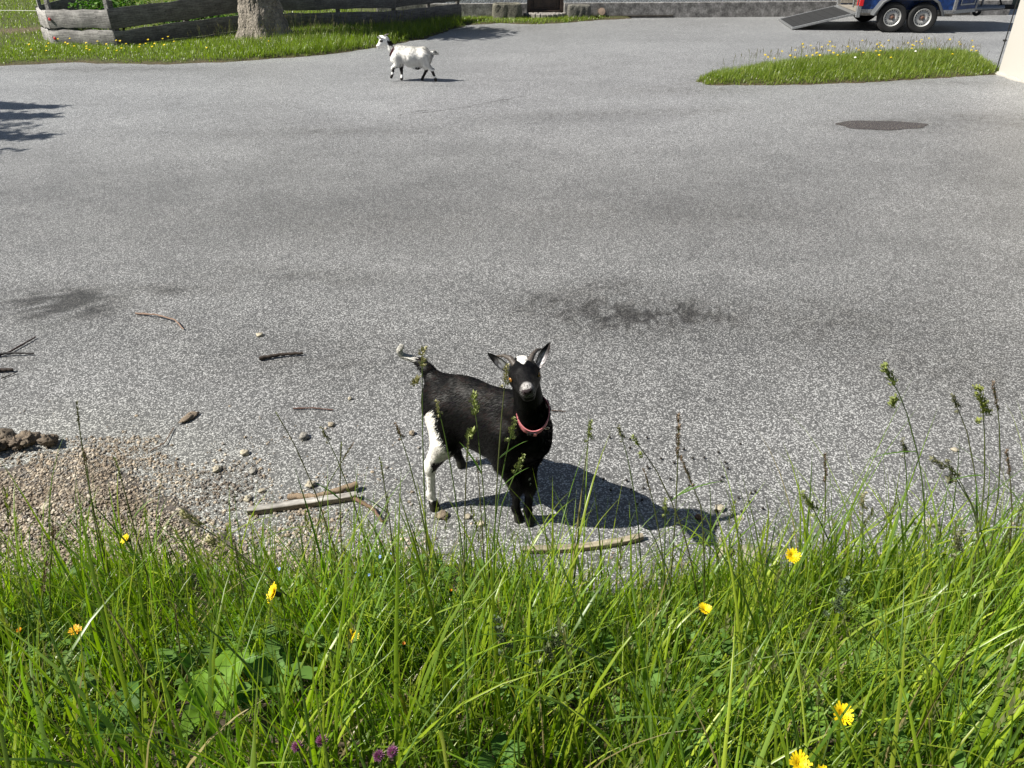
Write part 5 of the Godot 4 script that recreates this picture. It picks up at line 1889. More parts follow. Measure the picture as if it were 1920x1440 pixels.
func trailer() -> void:
	var t := thing("animal_trailer", "blue twin-axle animal trailer with its rear ramp lowered onto the asphalt", "trailer", Vector3(8.0, 0, -19.75), -0.13)
	var W := 1.95
	var L := 2.12
	var N := 2.78        # where the tapered nose ends
	var y0 := 0.42
	var y1 := 2.15
	var wall := func(a: Vector2, b: Vector2, lo: float, hi: float, th: float, m: Mesher, lo2 := -1.0) -> void:
		var n := Vector3(b.y - a.y, 0, -(b.x - a.x)).normalized() * th
		var p := [Vector3(a.x, lo, a.y), Vector3(b.x, lo2 if lo2 >= 0 else lo, b.y), Vector3(b.x, hi, b.y), Vector3(a.x, hi, a.y)]
		m.quad(p[0], p[1], p[2], p[3])
		m.quad(p[1] + n, p[0] + n, p[3] + n, p[2] + n)
		m.quad(p[3], p[2], p[2] + n, p[3] + n)
		m.quad(p[1], p[0], p[0] + n, p[1] + n)
		m.quad(p[0], p[3], p[3] + n, p[0] + n)
		m.quad(p[2], p[1], p[1] + n, p[2] + n)
	for q in [[Vector2(0.04, 0), Vector2(L, 0)], [Vector2(L, -W), Vector2(0.04, -W)], [Vector2(L, 0), Vector2(N, -0.55)], [Vector2(N, -0.55), Vector2(N, -W + 0.55)], [Vector2(N, -W + 0.55), Vector2(L, -W)]]:
		var m := Mesher.new()
		wall.call(q[0], q[1], y0, y1, 0.03, m)
		obj("side_panel", m, M.blue, t)
	var fl := Mesher.new()
	fl.quad(Vector3(0, y0 - 0.02, -0.01), Vector3(L, y0 - 0.02, -0.01), Vector3(L, y0 - 0.02, -W + 0.01), Vector3(0, y0 - 0.02, -W + 0.01))
	fl.box(Vector3(L * 0.5, y0 - 0.06, -W * 0.5), Vector3(L, 0.06, W - 0.04), 0.0)
	fl.box(Vector3((L + N) * 0.5 - 0.05, y0 - 0.06, -W * 0.5), Vector3(N - L - 0.1, 0.058, W - 1.0), 0.0)
	obj("floor", fl, M.ply, t)
	var rf := Mesher.new()
	rf.box(Vector3(L * 0.5, y1 + 0.03, -W * 0.5), Vector3(L + 0.06, 0.05, W + 0.06), 0.02)
	rf.box(Vector3((L + N) * 0.5, y1 + 0.03, -W * 0.5), Vector3(N - L, 0.048, W - 1.0), 0.0)
	obj("roof", rf, M.white_paint, t)
	# bottom rails and corner posts of bright metal
	for q in [[Vector2(0.02, 0.012), Vector2(L, 0.012), -1.0], [Vector2(L, 0.012), Vector2(N + 0.01, -0.54), -1.0]]:
		var m := Mesher.new()
		wall.call(q[0], q[1], y0 - 0.03, y0 + 0.045, 0.03, m)
		obj("bottom_rail", m, M.alu, t)
	for q in [[0.03, 0.005, 0.10, 0.07], [L, 0.008, 0.075, 0.05], [0.03, -W, 0.10, 0.07], [N, -0.55, 0.05, 0.05]]:
		var m := Mesher.new()
		m.box(Vector3(q[0], (y0 - 0.12 + y1) * 0.5 if q[0] < 0.1 else (y0 + y1) * 0.5, q[1]), Vector3(q[2], y1 - y0 + (0.14 if q[0] < 0.1 else 0.0), q[3]), 0.012)
		obj("corner_post", m, M.alu, t)
	# lamp cluster on the near rear post
	var lp := Mesher.new()
	lp.box(Vector3(0.055, 0.68, 0.045), Vector3(0.09, 0.30, 0.022), 0.006)
	var lamp := obj("tail_lamp", lp, M.red_lens, t)
	var lw := Mesher.new()
	lw.box(Vector3(0.055, 0.865, 0.045), Vector3(0.09, 0.06, 0.02), 0.005)
	obj("reversing_lens", lw, M.white_lens, lamp)
	lw = Mesher.new()
	lw.box(Vector3(-0.026, 0.68, 0.02), Vector3(0.012, 0.28, 0.05), 0.004)
	obj("rear_lens", lw, M.red_lens, lamp)
	# inside: plywood lining and partition with rails
	for q in [[0.75, 0.86, 0.018], [0.75, -W + 0.06, 0.018]]:
		pass
	var pt := Mesher.new()
	pt.box(Vector3(0.95, 1.05, -W * 0.5), Vector3(1.6, 1.2, 0.03), 0.004)
	obj("partition", pt, M.ply, t)
	for z in [-0.045, -W + 0.045]:
		var lm := Mesher.new()
		lm.box(Vector3(1.05, 1.0, z), Vector3(1.98, 1.12, 0.018), 0.003)
		obj("lining", lm, M.ply, t)
	var rl := Mesher.new()
	rl.tube([Vector3(0.14, y0, -W * 0.5), Vector3(0.14, y1, -W * 0.5)], [0.022, 0.022], 8)
	rl.tube([Vector3(0.14, 1.0, -W * 0.5), Vector3(0.14, 1.0, -0.08)], [0.02, 0.02], 8)
	obj("rail", rl, M.alu, t)
	# ramp let down at the back
	var a0 := Vector3(-0.01, y0 - 0.055, 0)
	var len_r := 1.42
	var ang := asin((a0.y - 0.03) / len_r)
	var rb := Basis(Vector3.BACK, ang)
	var rm := Mesher.new()
	rm.box(a0 + rb * Vector3(-len_r * 0.5, 0, -W * 0.5), Vector3(len_r - 0.06, 0.030, W - 0.1), 0.004, rb)
	var ramp := obj("ramp", rm, M.mat_black, t)
	for q in [[Vector3(-len_r * 0.5, 0, -0.025), Vector3(len_r, 0.05, 0.045)], [Vector3(-len_r * 0.5, 0, -W + 0.025), Vector3(len_r, 0.05, 0.045)], [Vector3(-len_r + 0.02, 0, -W * 0.5), Vector3(0.045, 0.046, W - 0.1)], [Vector3(-0.03, 0.002, -W * 0.5), Vector3(0.11, 0.046, W - 0.1)]]:
		var em := Mesher.new()
		em.box(a0 + rb * q[0], q[1], 0.006, rb)
		obj("edge_strip", em, M.alu, ramp)
	for k in 6:
		var em := Mesher.new()
		em.box(a0 + rb * Vector3(-0.2 - 0.2 * k, 0.019, -W * 0.5), Vector3(0.02, 0.012, W - 0.3), 0.003, rb)
		obj("foot_batten", em, M.mat_black, ramp)
	# wheels
	var zb := Basis(Vector3(1, 0, 0), Vector3(0, 0, 1), Vector3(0, -1, 0))
	var tyre := Mesher.new()
	tyre.lathe(Vector3.ZERO, [Vector2(0.19, -0.075), Vector2(0.24, -0.085), Vector2(0.29, -0.083), Vector2(0.313, -0.066), Vector2(0.32, -0.04), Vector2(0.32, 0.04), Vector2(0.313, 0.066), Vector2(0.29, 0.083), Vector2(0.285, 0.084), Vector2(0.24, 0.085), Vector2(0.196, 0.075), Vector2(0.185, 0.055)], 40, zb)
	var rim := Mesher.new()
	rim.lathe(Vector3.ZERO, [Vector2(0.192, 0.066), Vector2(0.188, 0.078), Vector2(0.178, 0.076), Vector2(0.168, 0.05), Vector2(0.158, 0.035), Vector2(0.135, 0.040), Vector2(0.105, 0.055), Vector2(0.08, 0.050), Vector2(0.06, 0.030), Vector2(0.045, 0.028), Vector2(0.001, 0.03)], 40, zb)
	var holes := Mesher.new()
	for i in 18:
		var an := TAU * i / 18.0
		holes.lathe(zb * Vector3(cos(an) * 0.145, 0.040, sin(an) * 0.145), [Vector2(0.012, -0.002), Vector2(0.011, 0.001), Vector2(0.001, 0.001)], 8, zb)
	var tmesh := tyre.done()
	var rmesh := rim.done()
	var hmesh := holes.done()
	var hub := Mesher.new()
	hub.lathe(Vector3.ZERO, [Vector2(0.036, 0.02), Vector2(0.036, 0.062), Vector2(0.028, 0.070), Vector2(0.001, 0.072)], 16, zb)
	for i in 5:
		var an := TAU * i / 5.0
		hub.lathe(zb * Vector3(cos(an) * 0.056, 0.028, sin(an) * 0.056), [Vector2(0.010, 0.0), Vector2(0.010, 0.016), Vector2(0.001, 0.018)], 6, zb)
	var hub_m := hub.done()
	var rust := mat(0.14, 0.07, 0.045, 0.7)
	for side in [0, 1]:
		for x in [0.75, 1.41]:
			var ty := obj("tyre", tmesh, M.tyre, t)
			ty.position = Vector3(x, 0.318, 0.15 if side == 0 else -W - 0.15)
			ty.rotation.y = 0.0 if side == 0 else PI
			obj("rim", rmesh, M.rim_paint, ty)
			obj("vent_hole", hmesh, M.black_plastic, ty).set_meta("kind", "stuff")
			obj("hub", hub_m, rust, ty)
	for x in [0.75, 1.41]:
		var ax := Mesher.new()
		ax.tube([Vector3(x, 0.318, 0.1), Vector3(x, 0.318, -W - 0.1)], [0.035, 0.035], 8)
		obj("axle", ax, M.steel, t)
	# mudguards: flat top, sloped ends, with a turned-down lip
	for side in [0, 1]:
		var prof := [Vector2(0.30, 0.36), Vector2(0.335, 0.44), Vector2(0.46, 0.645), Vector2(0.60, 0.725), Vector2(1.08, 0.735), Vector2(1.56, 0.725), Vector2(1.70, 0.645), Vector2(1.83, 0.44), Vector2(1.865, 0.36)]
		var za := 0.0 if side == 0 else -W
		var zo := 0.26 if side == 0 else -W - 0.26
		var fm := Mesher.new()
		var sgn := 1.0 if side == 0 else -1.0
		var rows := []
		for p in prof:
			var ctr := Vector2(1.08, 0.3)
			var inw: Vector2 = (ctr - p).normalized() * 0.055
			rows.append(PackedVector3Array([Vector3(p.x, p.y, za), Vector3(p.x, p.y, zo - 0.02 * sgn), Vector3(p.x + inw.x * 0.2, p.y + inw.y * 0.2, zo), Vector3(p.x + inw.x, p.y + inw.y, zo + 0.004 * sgn), Vector3(p.x + inw.x, p.y + inw.y, zo - 0.012 * sgn), Vector3(p.x + inw.x * 0.4, p.y + inw.y * 0.4, za)]))
		fm.sheet(rows)
		obj("mudguard", fm, M.fender, t)
	# hatch in the nose with a bright frame
	var nx := Vector3(N - L, 0, -0.55).normalized()
	var nn := Vector3(0.55, 0, N - L).normalized()
	var nb := Basis(nx, Vector3.UP, nn)
	var c0 := Vector3(L, 0, 0) + nx * 0.47 + nn * 0.012
	for q in [[-0.27, 1.05, 0.035, 1.0], [0.27, 1.05, 0.035, 1.0], [0.0, 0.57, 0.505, 0.035], [0.0, 1.53, 0.505, 0.035]]:
		var m := Mesher.new()
		m.box(c0 + nb * Vector3(q[0], q[1], 0), Vector3(q[2], q[3], 0.02), 0.004, nb)
		obj("hatch_frame", m, M.alu, t)
	var hm := Mesher.new()
	hm.box(c0 + nb * Vector3(0, 1.05, -0.004), Vector3(0.50, 0.92, 0.016), 0.003, nb)
	obj("hatch", hm, M.blue, t)
	# drawbar, coupling, jockey wheel
	for s in [1, -1]:
		var m := Mesher.new()
		m.tube([Vector3(1.6, 0.42, -W * 0.5 + s * 0.62), Vector3(2.75, 0.44, -W * 0.5 + s * 0.36), Vector3(3.55, 0.46, -W * 0.5 + s * 0.05)], [0.05, 0.05, 0.05], 4)
		obj("drawbar", m, M.steel, t)
	var cp := Mesher.new()
	cp.box(Vector3(3.62, 0.47, -W * 0.5), Vector3(0.34, 0.10, 0.10), 0.015)
	cp.tube([Vector3(3.5, 0.52, -W * 0.5), Vector3(3.42, 0.66, -W * 0.5), Vector3(3.2, 0.70, -W * 0.5)], [0.02, 0.02, 0.016], 8)
	obj("coupling", cp, M.mat_black, t)
	var jw := Mesher.new()
	jw.tube([Vector3(3.02, 0.38, -W * 0.5 + 0.12), Vector3(3.02, 1.0, -W * 0.5 + 0.12)], [0.026, 0.026], 8)
	jw.tube([Vector3(3.02, 1.0, -W * 0.5 + 0.12), Vector3(3.13, 1.03, -W * 0.5 + 0.12), Vector3(3.14, 1.03, -W * 0.5 + 0.20)], [0.012, 0.012, 0.012], 6)
	obj("jockey_post", jw, M.steel, t)
	var jl := Mesher.new()
	jl.lathe(Vector3(3.02, 0.36, -W * 0.5 - 0.06), [Vector2(0.04, -0.03), Vector2(0.098, -0.028), Vector2(0.104, 0.0), Vector2(0.098, 0.028), Vector2(0.04, 0.03)], 20, zb)
	obj("jockey_wheel", jl, M.tyre, t)


# ---------------------------------------------------------------- the place
func _ready() -> void:
	rng.seed = 20240
	nz.seed = 4
	nz.frequency = 0.01
	var cam := Camera3D.new()
	cam.name = "camera"
	cam.fov = 53.04
	cam.near = 0.05
	cam.far = 600.0
	cam.position = Vector3(0, 2.2, 0)
	cam.rotation_degrees = Vector3(-31.0, 0, 0)
	add_child(cam)
	cam.current = true
	var we := WorldEnvironment.new()
	we.name = "environment"
	var env := Environment.new()
	var sky := Sky.new()
	var sm := ProceduralSkyMaterial.new()
	sm.sky_top_color = Color(0.42, 0.49, 0.60)
	sm.sky_horizon_color = Color(0.74, 0.78, 0.82)
	sm.sky_curve = 0.16
	sm.ground_bottom_color = Color(0.2, 0.22, 0.16)
	sm.ground_horizon_color = Color(0.62, 0.7, 0.78)
	sm.sun_angle_max = 8.0
	sky.sky_material = sm
	env.background_mode = Environment.BG_SKY
	env.sky = sky
	env.background_energy_multiplier = 0.45
	env.tonemap_mode = Environment.TONE_MAPPER_LINEAR
	env.tonemap_exposure = 1.9
	env.sdfgi_enabled = true
	env.ssao_enabled = true
	env.ssil_enabled = true
	we.environment = env
	add_child(we)
	var sun := DirectionalLight3D.new()
	sun.name = "sun"
	sun.light_energy = 1.6
	sun.light_color = Color(1.0, 0.98, 0.94)
	sun.light_angular_distance = 0.5
	sun.shadow_enabled = true
	add_child(sun)
	sun.look_at_from_position(Vector3.ZERO, Vector3(1.0, -1.07, -0.16))
	make_materials()
	make_blades()

	# the ground to the horizon, the yard, the bank
	var gm := Mesher.new()
	gm.col = Color(0.13, 0.17, 0.055)
	var g := 240.0
	gm.quad(Vector3(-g, -0.06, g), Vector3(g, -0.06, g), Vector3(g, -0.06, -g), Vector3(-g, -0.06, -g))
	obj("ground", gm, M.soil).set_meta("kind", "structure")
	yard()
	var bm := Mesher.new()
	var rows := []
	var cols := PackedColorArray()
	for j in 42:
		var row := PackedVector3Array()
		for i in 161:
			var x := -8.0 + 0.1 * i
			var z := lerpf(-2.5, 1.6, j / 41.0)
			row.append(Vector3(x, bank_h(x, z), z))
			cols.append(Color(0.13, 0.11, 0.06).lerp(Color(0.20, 0.16, 0.10), clampf(0.5 + nz.get_noise_2d(x * 90, z * 90), 0, 1)))
		rows.append(row)
	rows.reverse()
	cols.reverse()
	bm.sheet(rows, false, cols)
	obj("bank", bm, M.soil).set_meta("kind", "structure")
	var tint_soil := func(p: Vector2, d: float) -> Color:
		var c := Color(0.12, 0.15, 0.03).lerp(Color(0.17, 0.13, 0.075), smoothstep(0.12, 0.0, d))
		var way := smoothstep(1.1, 0.2, absf((p.y + 19.0) - (p.x + 12.0) * -0.7)) * smoothstep(-9.6, -10.6, p.x)
		return c.lerp(Color(0.26, 0.21, 0.14), way)
	mound("verge", verge, 0.16, 0.05, tint_soil)
	mound("island", island, 0.12, 0.06, tint_soil)

	house()
	annex()
	fences()
	old_tree()
	side_tree()
	shrub(Vector3(-8.75, 0, -18.6), Vector3(0.85, 0.75, 0.7), 1600, "leafy green shrub behind the sunlit corner of the fence")
	shrub(Vector3(-7.3, 0, -19.0), Vector3(0.9, 0.5, 0.7), 1300, "low shrub seen between the fence boards left of the trunk")
	shrub(Vector3(-6.1, 0, -19.9), Vector3(0.8, 0.5, 0.6), 900, "small shrub inside the garden close behind the trunk")
	trailer()
	black_goat()
	white_goat()
	litter()
	meadow()
	grass_stalks()


func yard() -> void:
	var pts := PackedVector3Array()
	var cols := PackedColorArray()
	var nx := 380
	var nk := 340
	var stains := [  # x, z, half width, half depth, strength, turn
		[0.82, -4.52, 0.62, 0.26, 0.50, 0.15], [0.30, -4.72, 0.45, 0.2, 0.30, 0.0], [1.15, -4.52, 0.30, 0.14, 0.35, 0.1], [0.15, -4.75, 0.10, 0.05, 0.45, 0.0], [0.70, -5.0, 0.3, 0.14, 0.25, 0.0],
		[-3.05, -4.70, 0.42, 0.24, 0.80, -0.3], [-2.5, -4.95, 0.6, 0.12, 0.25, 0.0], [-1.6, -5.2, 0.9, 0.16, 0.2, -0.1], [-1.0, -3.95, 0.9, 0.35, 0.16, 0.0], [2.2, -4.4, 0.8, 0.5, 0.18, 0.0], [2.5, -3.75, 0.5, 0.25, 0.22, 0.0],
		[4.7, -10.0, 0.95, 0.42, 0.22, 0.0], [6.3, -10.3, 1.2, 0.5, 0.22, 0.0], [6.9, -9.0, 1.3, 0.8, 0.18, 0.0], [1.6, -10.7, 2.4, 0.35, 0.16, 0.18], [-2.6, -9.6, 1.6, 0.25, 0.18, 0.1], [2.8, -12.4, 1.6, 0.5, 0.16, 0.1],
		[-0.6, -20.2, 1.8, 0.7, 0.25, 0.1], [-7.0, -14.3, 2.4, 0.4, 0.2, 0.0], [6.2, -13.1, 2.2, 0.35, 0.18, -0.12], [-1.2, -6.3, 2.6, 0.5, 0.10, 0.0], [1.6, -6.6, 1.6, 0.4, 0.10, 0.0], [3.2, -13.3, 0.6, 0.6, 0.2, 0.0]]
	for j in nk + 1:
		# finer towards the camera
		var z := -1.45 - 23.5 * pow(j / float(nk), 1.5)
		for i in nx + 1:
			var x := -17.0 + 36.0 * i / nx
			var u := (i / float(nx)) * 2.0 - 1.0
			x = 1.0 + 17.5 * signf(u) * pow(absf(u), 1.6)
			var n1 := nz.get_noise_2d(x * 22.0, z * 34.0)
			var n2 := nz.get_noise_2d(x * 90.0 + 300, z * 120.0)
			var n3 := nz.get_noise_2d(x * 420.0 + 800, z * 420.0)
			var n4 := nz.get_noise_2d(x * 1700.0 + 100, z * 1700.0)
			var k := 0.63 + 0.26 * smoothstep(-6.0, -12.5, z) + 0.06 * smoothstep(-4.3, -3.0, z) + 0.15 * n1 + 0.11 * n2 + 0.09 * n3 + 0.05 * n4  # far yard painted lighter, for the sky sheen at a flat viewing angle
			var warm := 0.0
			for s in stains:
				var dx: float = x - s[0]
				var dz: float = z - s[1]
				var ca := cos(s[5])
				var sa := sin(s[5])
				var q := Vector2((dx * ca - dz * sa) / s[2], (dx * sa + dz * ca) / s[3]).length_squared()
				if q < 5.0:
					var f: float = exp(-q * 1.3) * s[4] * 1.35 * maxf(0.0, 0.85 + 1.3 * n3 + 0.8 * n2 + 1.8 * n4)
					k *= 1.0 - clampf(f, 0.0, 0.75)
					warm += f
			# dust and fines where the gravel spilled
			var dust := smoothstep(-0.7, 0.1, inside_poly(gravel_area, Vector2(x, z))) if z > -4.2 and x < 0.5 else 0.0
			k = lerpf(k, 0.95, dust * 0.4)
			k = clampf(k, 0.15, 1.0)
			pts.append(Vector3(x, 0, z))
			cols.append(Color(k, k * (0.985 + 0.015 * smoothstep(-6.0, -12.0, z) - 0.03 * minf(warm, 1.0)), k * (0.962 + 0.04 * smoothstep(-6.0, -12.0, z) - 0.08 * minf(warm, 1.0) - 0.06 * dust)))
	var tris := PackedInt32Array()
	for j in nk:
		for i in nx:
			var a := j * (nx + 1) + i
			tris.append_array(PackedInt32Array([a, a + 1, a + nx + 2, a, a + nx + 2, a + nx + 1]))
	var m := Mesher.new()
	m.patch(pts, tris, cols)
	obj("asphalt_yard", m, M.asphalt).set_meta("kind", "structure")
	var paving := get_node("asphalt_yard")
	for line in [[[0.2, -11.9], [-0.75, -11.0], [-1.35, -10.6]], [[-1.5, -10.55], [-1.32, -10.8], [-1.12, -10.86]]]:
		var km := Mesher.new()
		km.col = Color(0.085, 0.082, 0.08)
		var a := PackedVector3Array()
		var b := PackedVector3Array()
		for i in line.size() - 1:
			for j in 14:
				var p: Vector2 = Vector2(line[i][0], line[i][1]).lerp(Vector2(line[i + 1][0], line[i + 1][1]), j / 14.0)
				p += Vector2(rng.randf_range(-0.02, 0.02), rng.randf_range(-0.03, 0.03))
				var w := rng.randf_range(0.002, 0.012)
				a.append(Vector3(p.x, 0.004, p.y - w))
				b.append(Vector3(p.x, 0.004, p.y + w))
		km.sheet([b, a])
		obj("crack", km, M.plain, paving)
	# shallow puddle
	var pm := Mesher.new()
	var ring := []
	for i in 49:
		var an := TAU * i / 48.0
		var r := 1.0 + 0.07 * sin(an * 3.0 + 1.0) + 0.05 * sin(an * 7.0)
		ring.append(Vector3(cos(an) * 0.56 * r, 0, -sin(an) * 0.255 * r))
	for i in 48:
		pm.tri(Vector3.ZERO, ring[i], ring[i + 1])
	var po := obj("puddle", pm, M.wet)
	po.position = Vector3(4.65, 0.0045, -9.99)
	tag(po, "shallow dark puddle on the asphalt in front of the grass island", "puddle")


var verge := PackedVector2Array([Vector2(-40, -13.2), Vector2(-14, -14.1), Vector2(-9.12, -14.68), Vector2(-8.62, -14.8), Vector2(-8.07, -15.04), Vector2(-6.51, -14.8), Vector2(-5.25, -15.04), Vector2(-4.04, -15.69), Vector2(-3.33, -16.17), Vector2(-2.9, -16.75), Vector2(-2.46, -17.46), Vector2(-1.88, -18.4), Vector2(-1.42, -20.0), Vector2(-1.1, -20.9), Vector2(-0.3, -21.35), Vector2(0.55, -21.05), Vector2(1.35, -21.42), Vector2(2.1, -22.0), Vector2(3.2, -22.45), Vector2(3.2, -22.9), Vector2(-1.3, -22.6), Vector2(-3.6, -23.0), Vector2(-4.0, -40), Vector2(-40, -40)])
var island := PackedVector2Array([Vector2(2.92, -13.1), Vector2(3.05, -12.78), Vector2(4.1, -12.74), Vector2(5.44, -12.95), Vector2(6.9, -13.35), Vector2(8.3, -13.8), Vector2(8.9, -15.9), Vector2(7.2, -15.75), Vector2(5.6, -15.2), Vector2(4.3, -14.4), Vector2(3.3, -13.6)])


func fences() -> void:
	var sun_tone := Color(0.50, 0.48, 0.46)  # sunlight put into the board colour of the sunny sections
	var shade_tone := Color(0.24, 0.23, 0.215)  # same weathered boards, shade painted in where they face away from the sun
	var L0 := Vector2(-9.95, -17.85)
	var L1 := Vector2(-9.34, -17.06)
	var L2 := Vector2(-7.95, -16.75)
	var L3 := Vector2(-5.75, -18.95)
	var R0 := Vector2(-5.45, -18.72)
	var R1 := Vector2(-2.69, -19.75)
	var R2 := Vector2(-1.28, -21.5)
	fence_run("short angled end piece of the weathered board fence", L0, L1, [[0.33, 0.66], [0.02, 0.29], [-0.22, -0.01]], 0.0, sun_tone, [0.06])
	var f := fence_run("sunlit silvery board fence section facing the open meadow", L1, L2, [[0.36, 0.69], [0.03, 0.315], [-0.22, 0.015]], 0.03, sun_tone, [0.02, 0.97])
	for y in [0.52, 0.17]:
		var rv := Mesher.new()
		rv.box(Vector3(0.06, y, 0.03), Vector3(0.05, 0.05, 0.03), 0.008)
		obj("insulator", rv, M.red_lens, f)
	fence_run("shaded board fence section running back to the tree trunk", L2, L3, [[0.375, 0.74], [0.035, 0.325], [-0.2, 0.02]], 0.125, shade_tone, [0.03, 0.5, 0.93])
	fence_run("shaded board fence section right of the tree trunk", R0, R1, [[0.52, 0.86], [0.14, 0.455], [-0.12, 0.05]], -0.035, shade_tone, [0.12, 0.55, 0.985])
	fence_run("last board fence section running towards the house corner", R1, R2, [[0.50, 0.82], [0.11, 0.43], [-0.14, 0.03]], 0.0, shade_tone, [0.5, 0.97])
	fence_run("dark back side of the board fence beyond the shrub", L0 + Vector2(-0.03, -0.05), Vector2(-10.6, -22.4), [[0.35, 0.68], [0.03, 0.31]], 0.03, shade_tone * 0.8, [0.4, 0.98])
	var rl := Mesher.new()
	rl.col = Color(0.36, 0.33, 0.27)
	rl.tube([Vector3(-4.4, 0.12, -18.35), Vector3(-3.4, 0.13, -18.75), Vector3(-2.5, 0.12, -19.15)], [0.018, 0.018, 0.016], 6)
	var ro := obj("pole", rl, M.wood)
	tag(ro, "thin pale pole lying low along the fence in the tall grass", "pole")
	# electric fence over the meadow
	var wr := Mesher.new()
	wr.tube([Vector3(-16.0, 0.62, -18.6), Vector3(-13.0, 0.60, -18.2), Vector3(-9.92, 0.60, -17.83)], [0.004, 0.004, 0.004], 5, false)
	var wo := obj("fence_wire", wr, M.white_paint)
	tag(wo, "thin pale electric fence wire strung to the fence corner", "wire")
	for q in [[-12.05, -18.15, "black plastic fence post standing at the meadow's edge"], [-12.1, -22.6, "black fence post farther out in the meadow behind the fence"]]:
		var pm := Mesher.new()
		pm.tube([Vector3(0, -0.1, 0), Vector3(0, 0.66, 0)], [0.014, 0.012], 7)
		var p := obj("fence_post", pm, M.black_plastic)
		p.position = Vector3(q[0], 0, q[1])
		tag(p, q[2], "post")


func meadow() -> void:
	bank_grass()
	far_grass("grass", "mown and trodden grass of the meadow and verge by the fence", verge_near, 50000, 0.07, 0.19, 0.011, 0.05, func(p, d):
		var way := smoothstep(1.1, 0.2, absf((p.y + 19.0) - (p.x + 12.0) * -0.7)) * smoothstep(-9.6, -10.6, p.x)
		if way > rng.randf() * 1.3:
			return 0.0
		var tall := smoothstep(-6.5, -4.0, p.x) * 0.9 + smoothstep(0.3, 1.2, d) * 0.35
		if p.x > -1.3 and p.y < -20.5:
			tall = 0.0
		return (0.55 + tall) * smoothstep(0.0, 0.25, d + 0.05))
	far_grass("grass", "lush green verge grass between the asphalt and the board fence", verge_front, 42000, 0.10, 0.24, 0.010, 0.03, func(p, d):
		return (0.5 + smoothstep(-6.5, -4.0, p.x) * 0.75 + smoothstep(0.3, 1.2, d) * 0.3) * smoothstep(-0.05, 0.25, d))
	far_grass("grass", "thin yellowish grass strip along the foot of the house front", house_strip, 5000, 0.05, 0.13, 0.012, 0.12, func(_p, _d): return 1.0)
	far_grass("grass", "lush tall grass of the island between yard and trailer", island, 26000, 0.14, 0.30, 0.009, 0.04, func(p, d): return clampf(0.35 + d * 1.1, 0.3, 1.15))
	var culm := Mesher.new()
	culm.col = Color(0.22, 0.28, 0.08)
	culm.tube([Vector3(0, 0, 0), Vector3(0.02, 0.5, 0), Vector3(0.07, 0.85, 0)], [0.003, 0.0025, 0.002], 4, false)
	culm.col = Color(0.22, 0.20, 0.10)
	culm.tube([Vector3(0.065, 0.82, 0), Vector3(0.085, 0.92, 0), Vector3(0.11, 1.0, 0)], [0.003, 0.009, 0.001], 5, false)
	var cs := Copies3D.new()
	for k in 2000:
		var p := Vector2(rng.randf_range(2.9, 8.8), rng.randf_range(-15.8, -12.8))
		var d := inside_poly(island, p)
		if d < 0.12 or rng.randf() > d * 0.9:
			continue
		var h := rng.randf_range(0.26, 0.44) * clampf(0.45 + d, 0.4, 1.0)
		cs.put(blade_basis(rng.randf() * TAU, absf(rng.randfn(0, 0.12)), h * 1.2, h, h * 1.2), Vector3(p.x, 0.03, p.y), Color(1, 1, 1) * rng.randf_range(0.7, 1.1))
	for k in 900:
		var p := Vector2(rng.randf_range(-6.0, -1.5), rng.randf_range(-20.0, -15.5))
		var d := inside_poly(verge, p)
		if d < 0.25:
			continue
		var h := rng.randf_range(0.25, 0.5)
		cs.put(blade_basis(rng.randf() * TAU, absf(rng.randfn(0, 0.12)), h * 1.4, h, h * 1.4), Vector3(p.x, 0.03, p.y), Color(1, 1, 1) * rng.randf_range(0.7, 1.1))
	tag(many("grass", culm.done(), M.blade, cs), "thin seeding grass culms on the island and the verge", "grass", "", "stuff")
	# yellow flowers far off, each a small plain head on a stalk
	var protos := []
	for v in 3:
		var fm := Mesher.new()
		var up := Vector3(rng.randf_range(-0.2, 0.2), 1, rng.randf_range(0.1, 0.5)).normalized()
		var s := up.cross(Vector3(1, 0, 0.2)).normalized()
		var bs := Basis(s, up, s.cross(up))
		fm.col = Color(0.13, 0.18, 0.05)
		fm.tube([Vector3(0, -0.3, 0), Vector3(0, -0.002, 0)], [0.003, 0.002], 4, false)
		for i in 11:
			var an := TAU * i / 11.0
			var d := bs * Vector3(cos(an), 0.25, sin(an)) * 0.020
			var w := bs * Vector3(-sin(an), 0, cos(an)) * 0.0055
			fm.col = Color(0.82, 0.64, 0.01) * rng.randf_range(0.85, 1.1)
			fm.tri(Vector3.ZERO, d - w, d + w)
			fm.tri(Vector3.ZERO + up * 0.006, d * 0.6 - w + up * 0.01, d * 0.6 + w + up * 0.01)
		protos.append(fm.done())
	for k in 400:
		if k >= 96:
			break
		var isl := k < 60
		var p := Vector2(rng.randf_range(3.9, 8.6), rng.randf_range(-15.5, -13.0)) if isl else Vector2(rng.randf_range(-9.1, -6.4), rng.randf_range(-16.6, -15.0))
		if not isl and k > 82:
			p = Vector2(rng.randf_range(-7.5, -2.5), rng.randf_range(-17.3, -15.2))
		var tries := 0
		while inside_poly(island if isl else verge, p) < (0.28 if isl else 0.12) and tries < 40:
			p = Vector2(rng.randf_range(3.9, 8.6), rng.randf_range(-15.5, -13.0)) if isl else Vector2(rng.randf_range(-9.1, -6.4), rng.randf_range(-16.6, -15.0))
			tries += 1
		var o := obj("yellow_flower", protos[k % 3], M.petal)
		o.position = Vector3(p.x, rng.randf_range(0.27, 0.40) if isl else rng.randf_range(0.14, 0.24), p.y)
		o.rotation.y = rng.randf() * 1.2 - 0.6
		tag(o, "small yellow flower head among the tall grass of the island" if isl else "small yellow flower head in the grass before the board fence", "flower", "yellow flowers on the grass island" if isl else "yellow flowers on the fence verge")
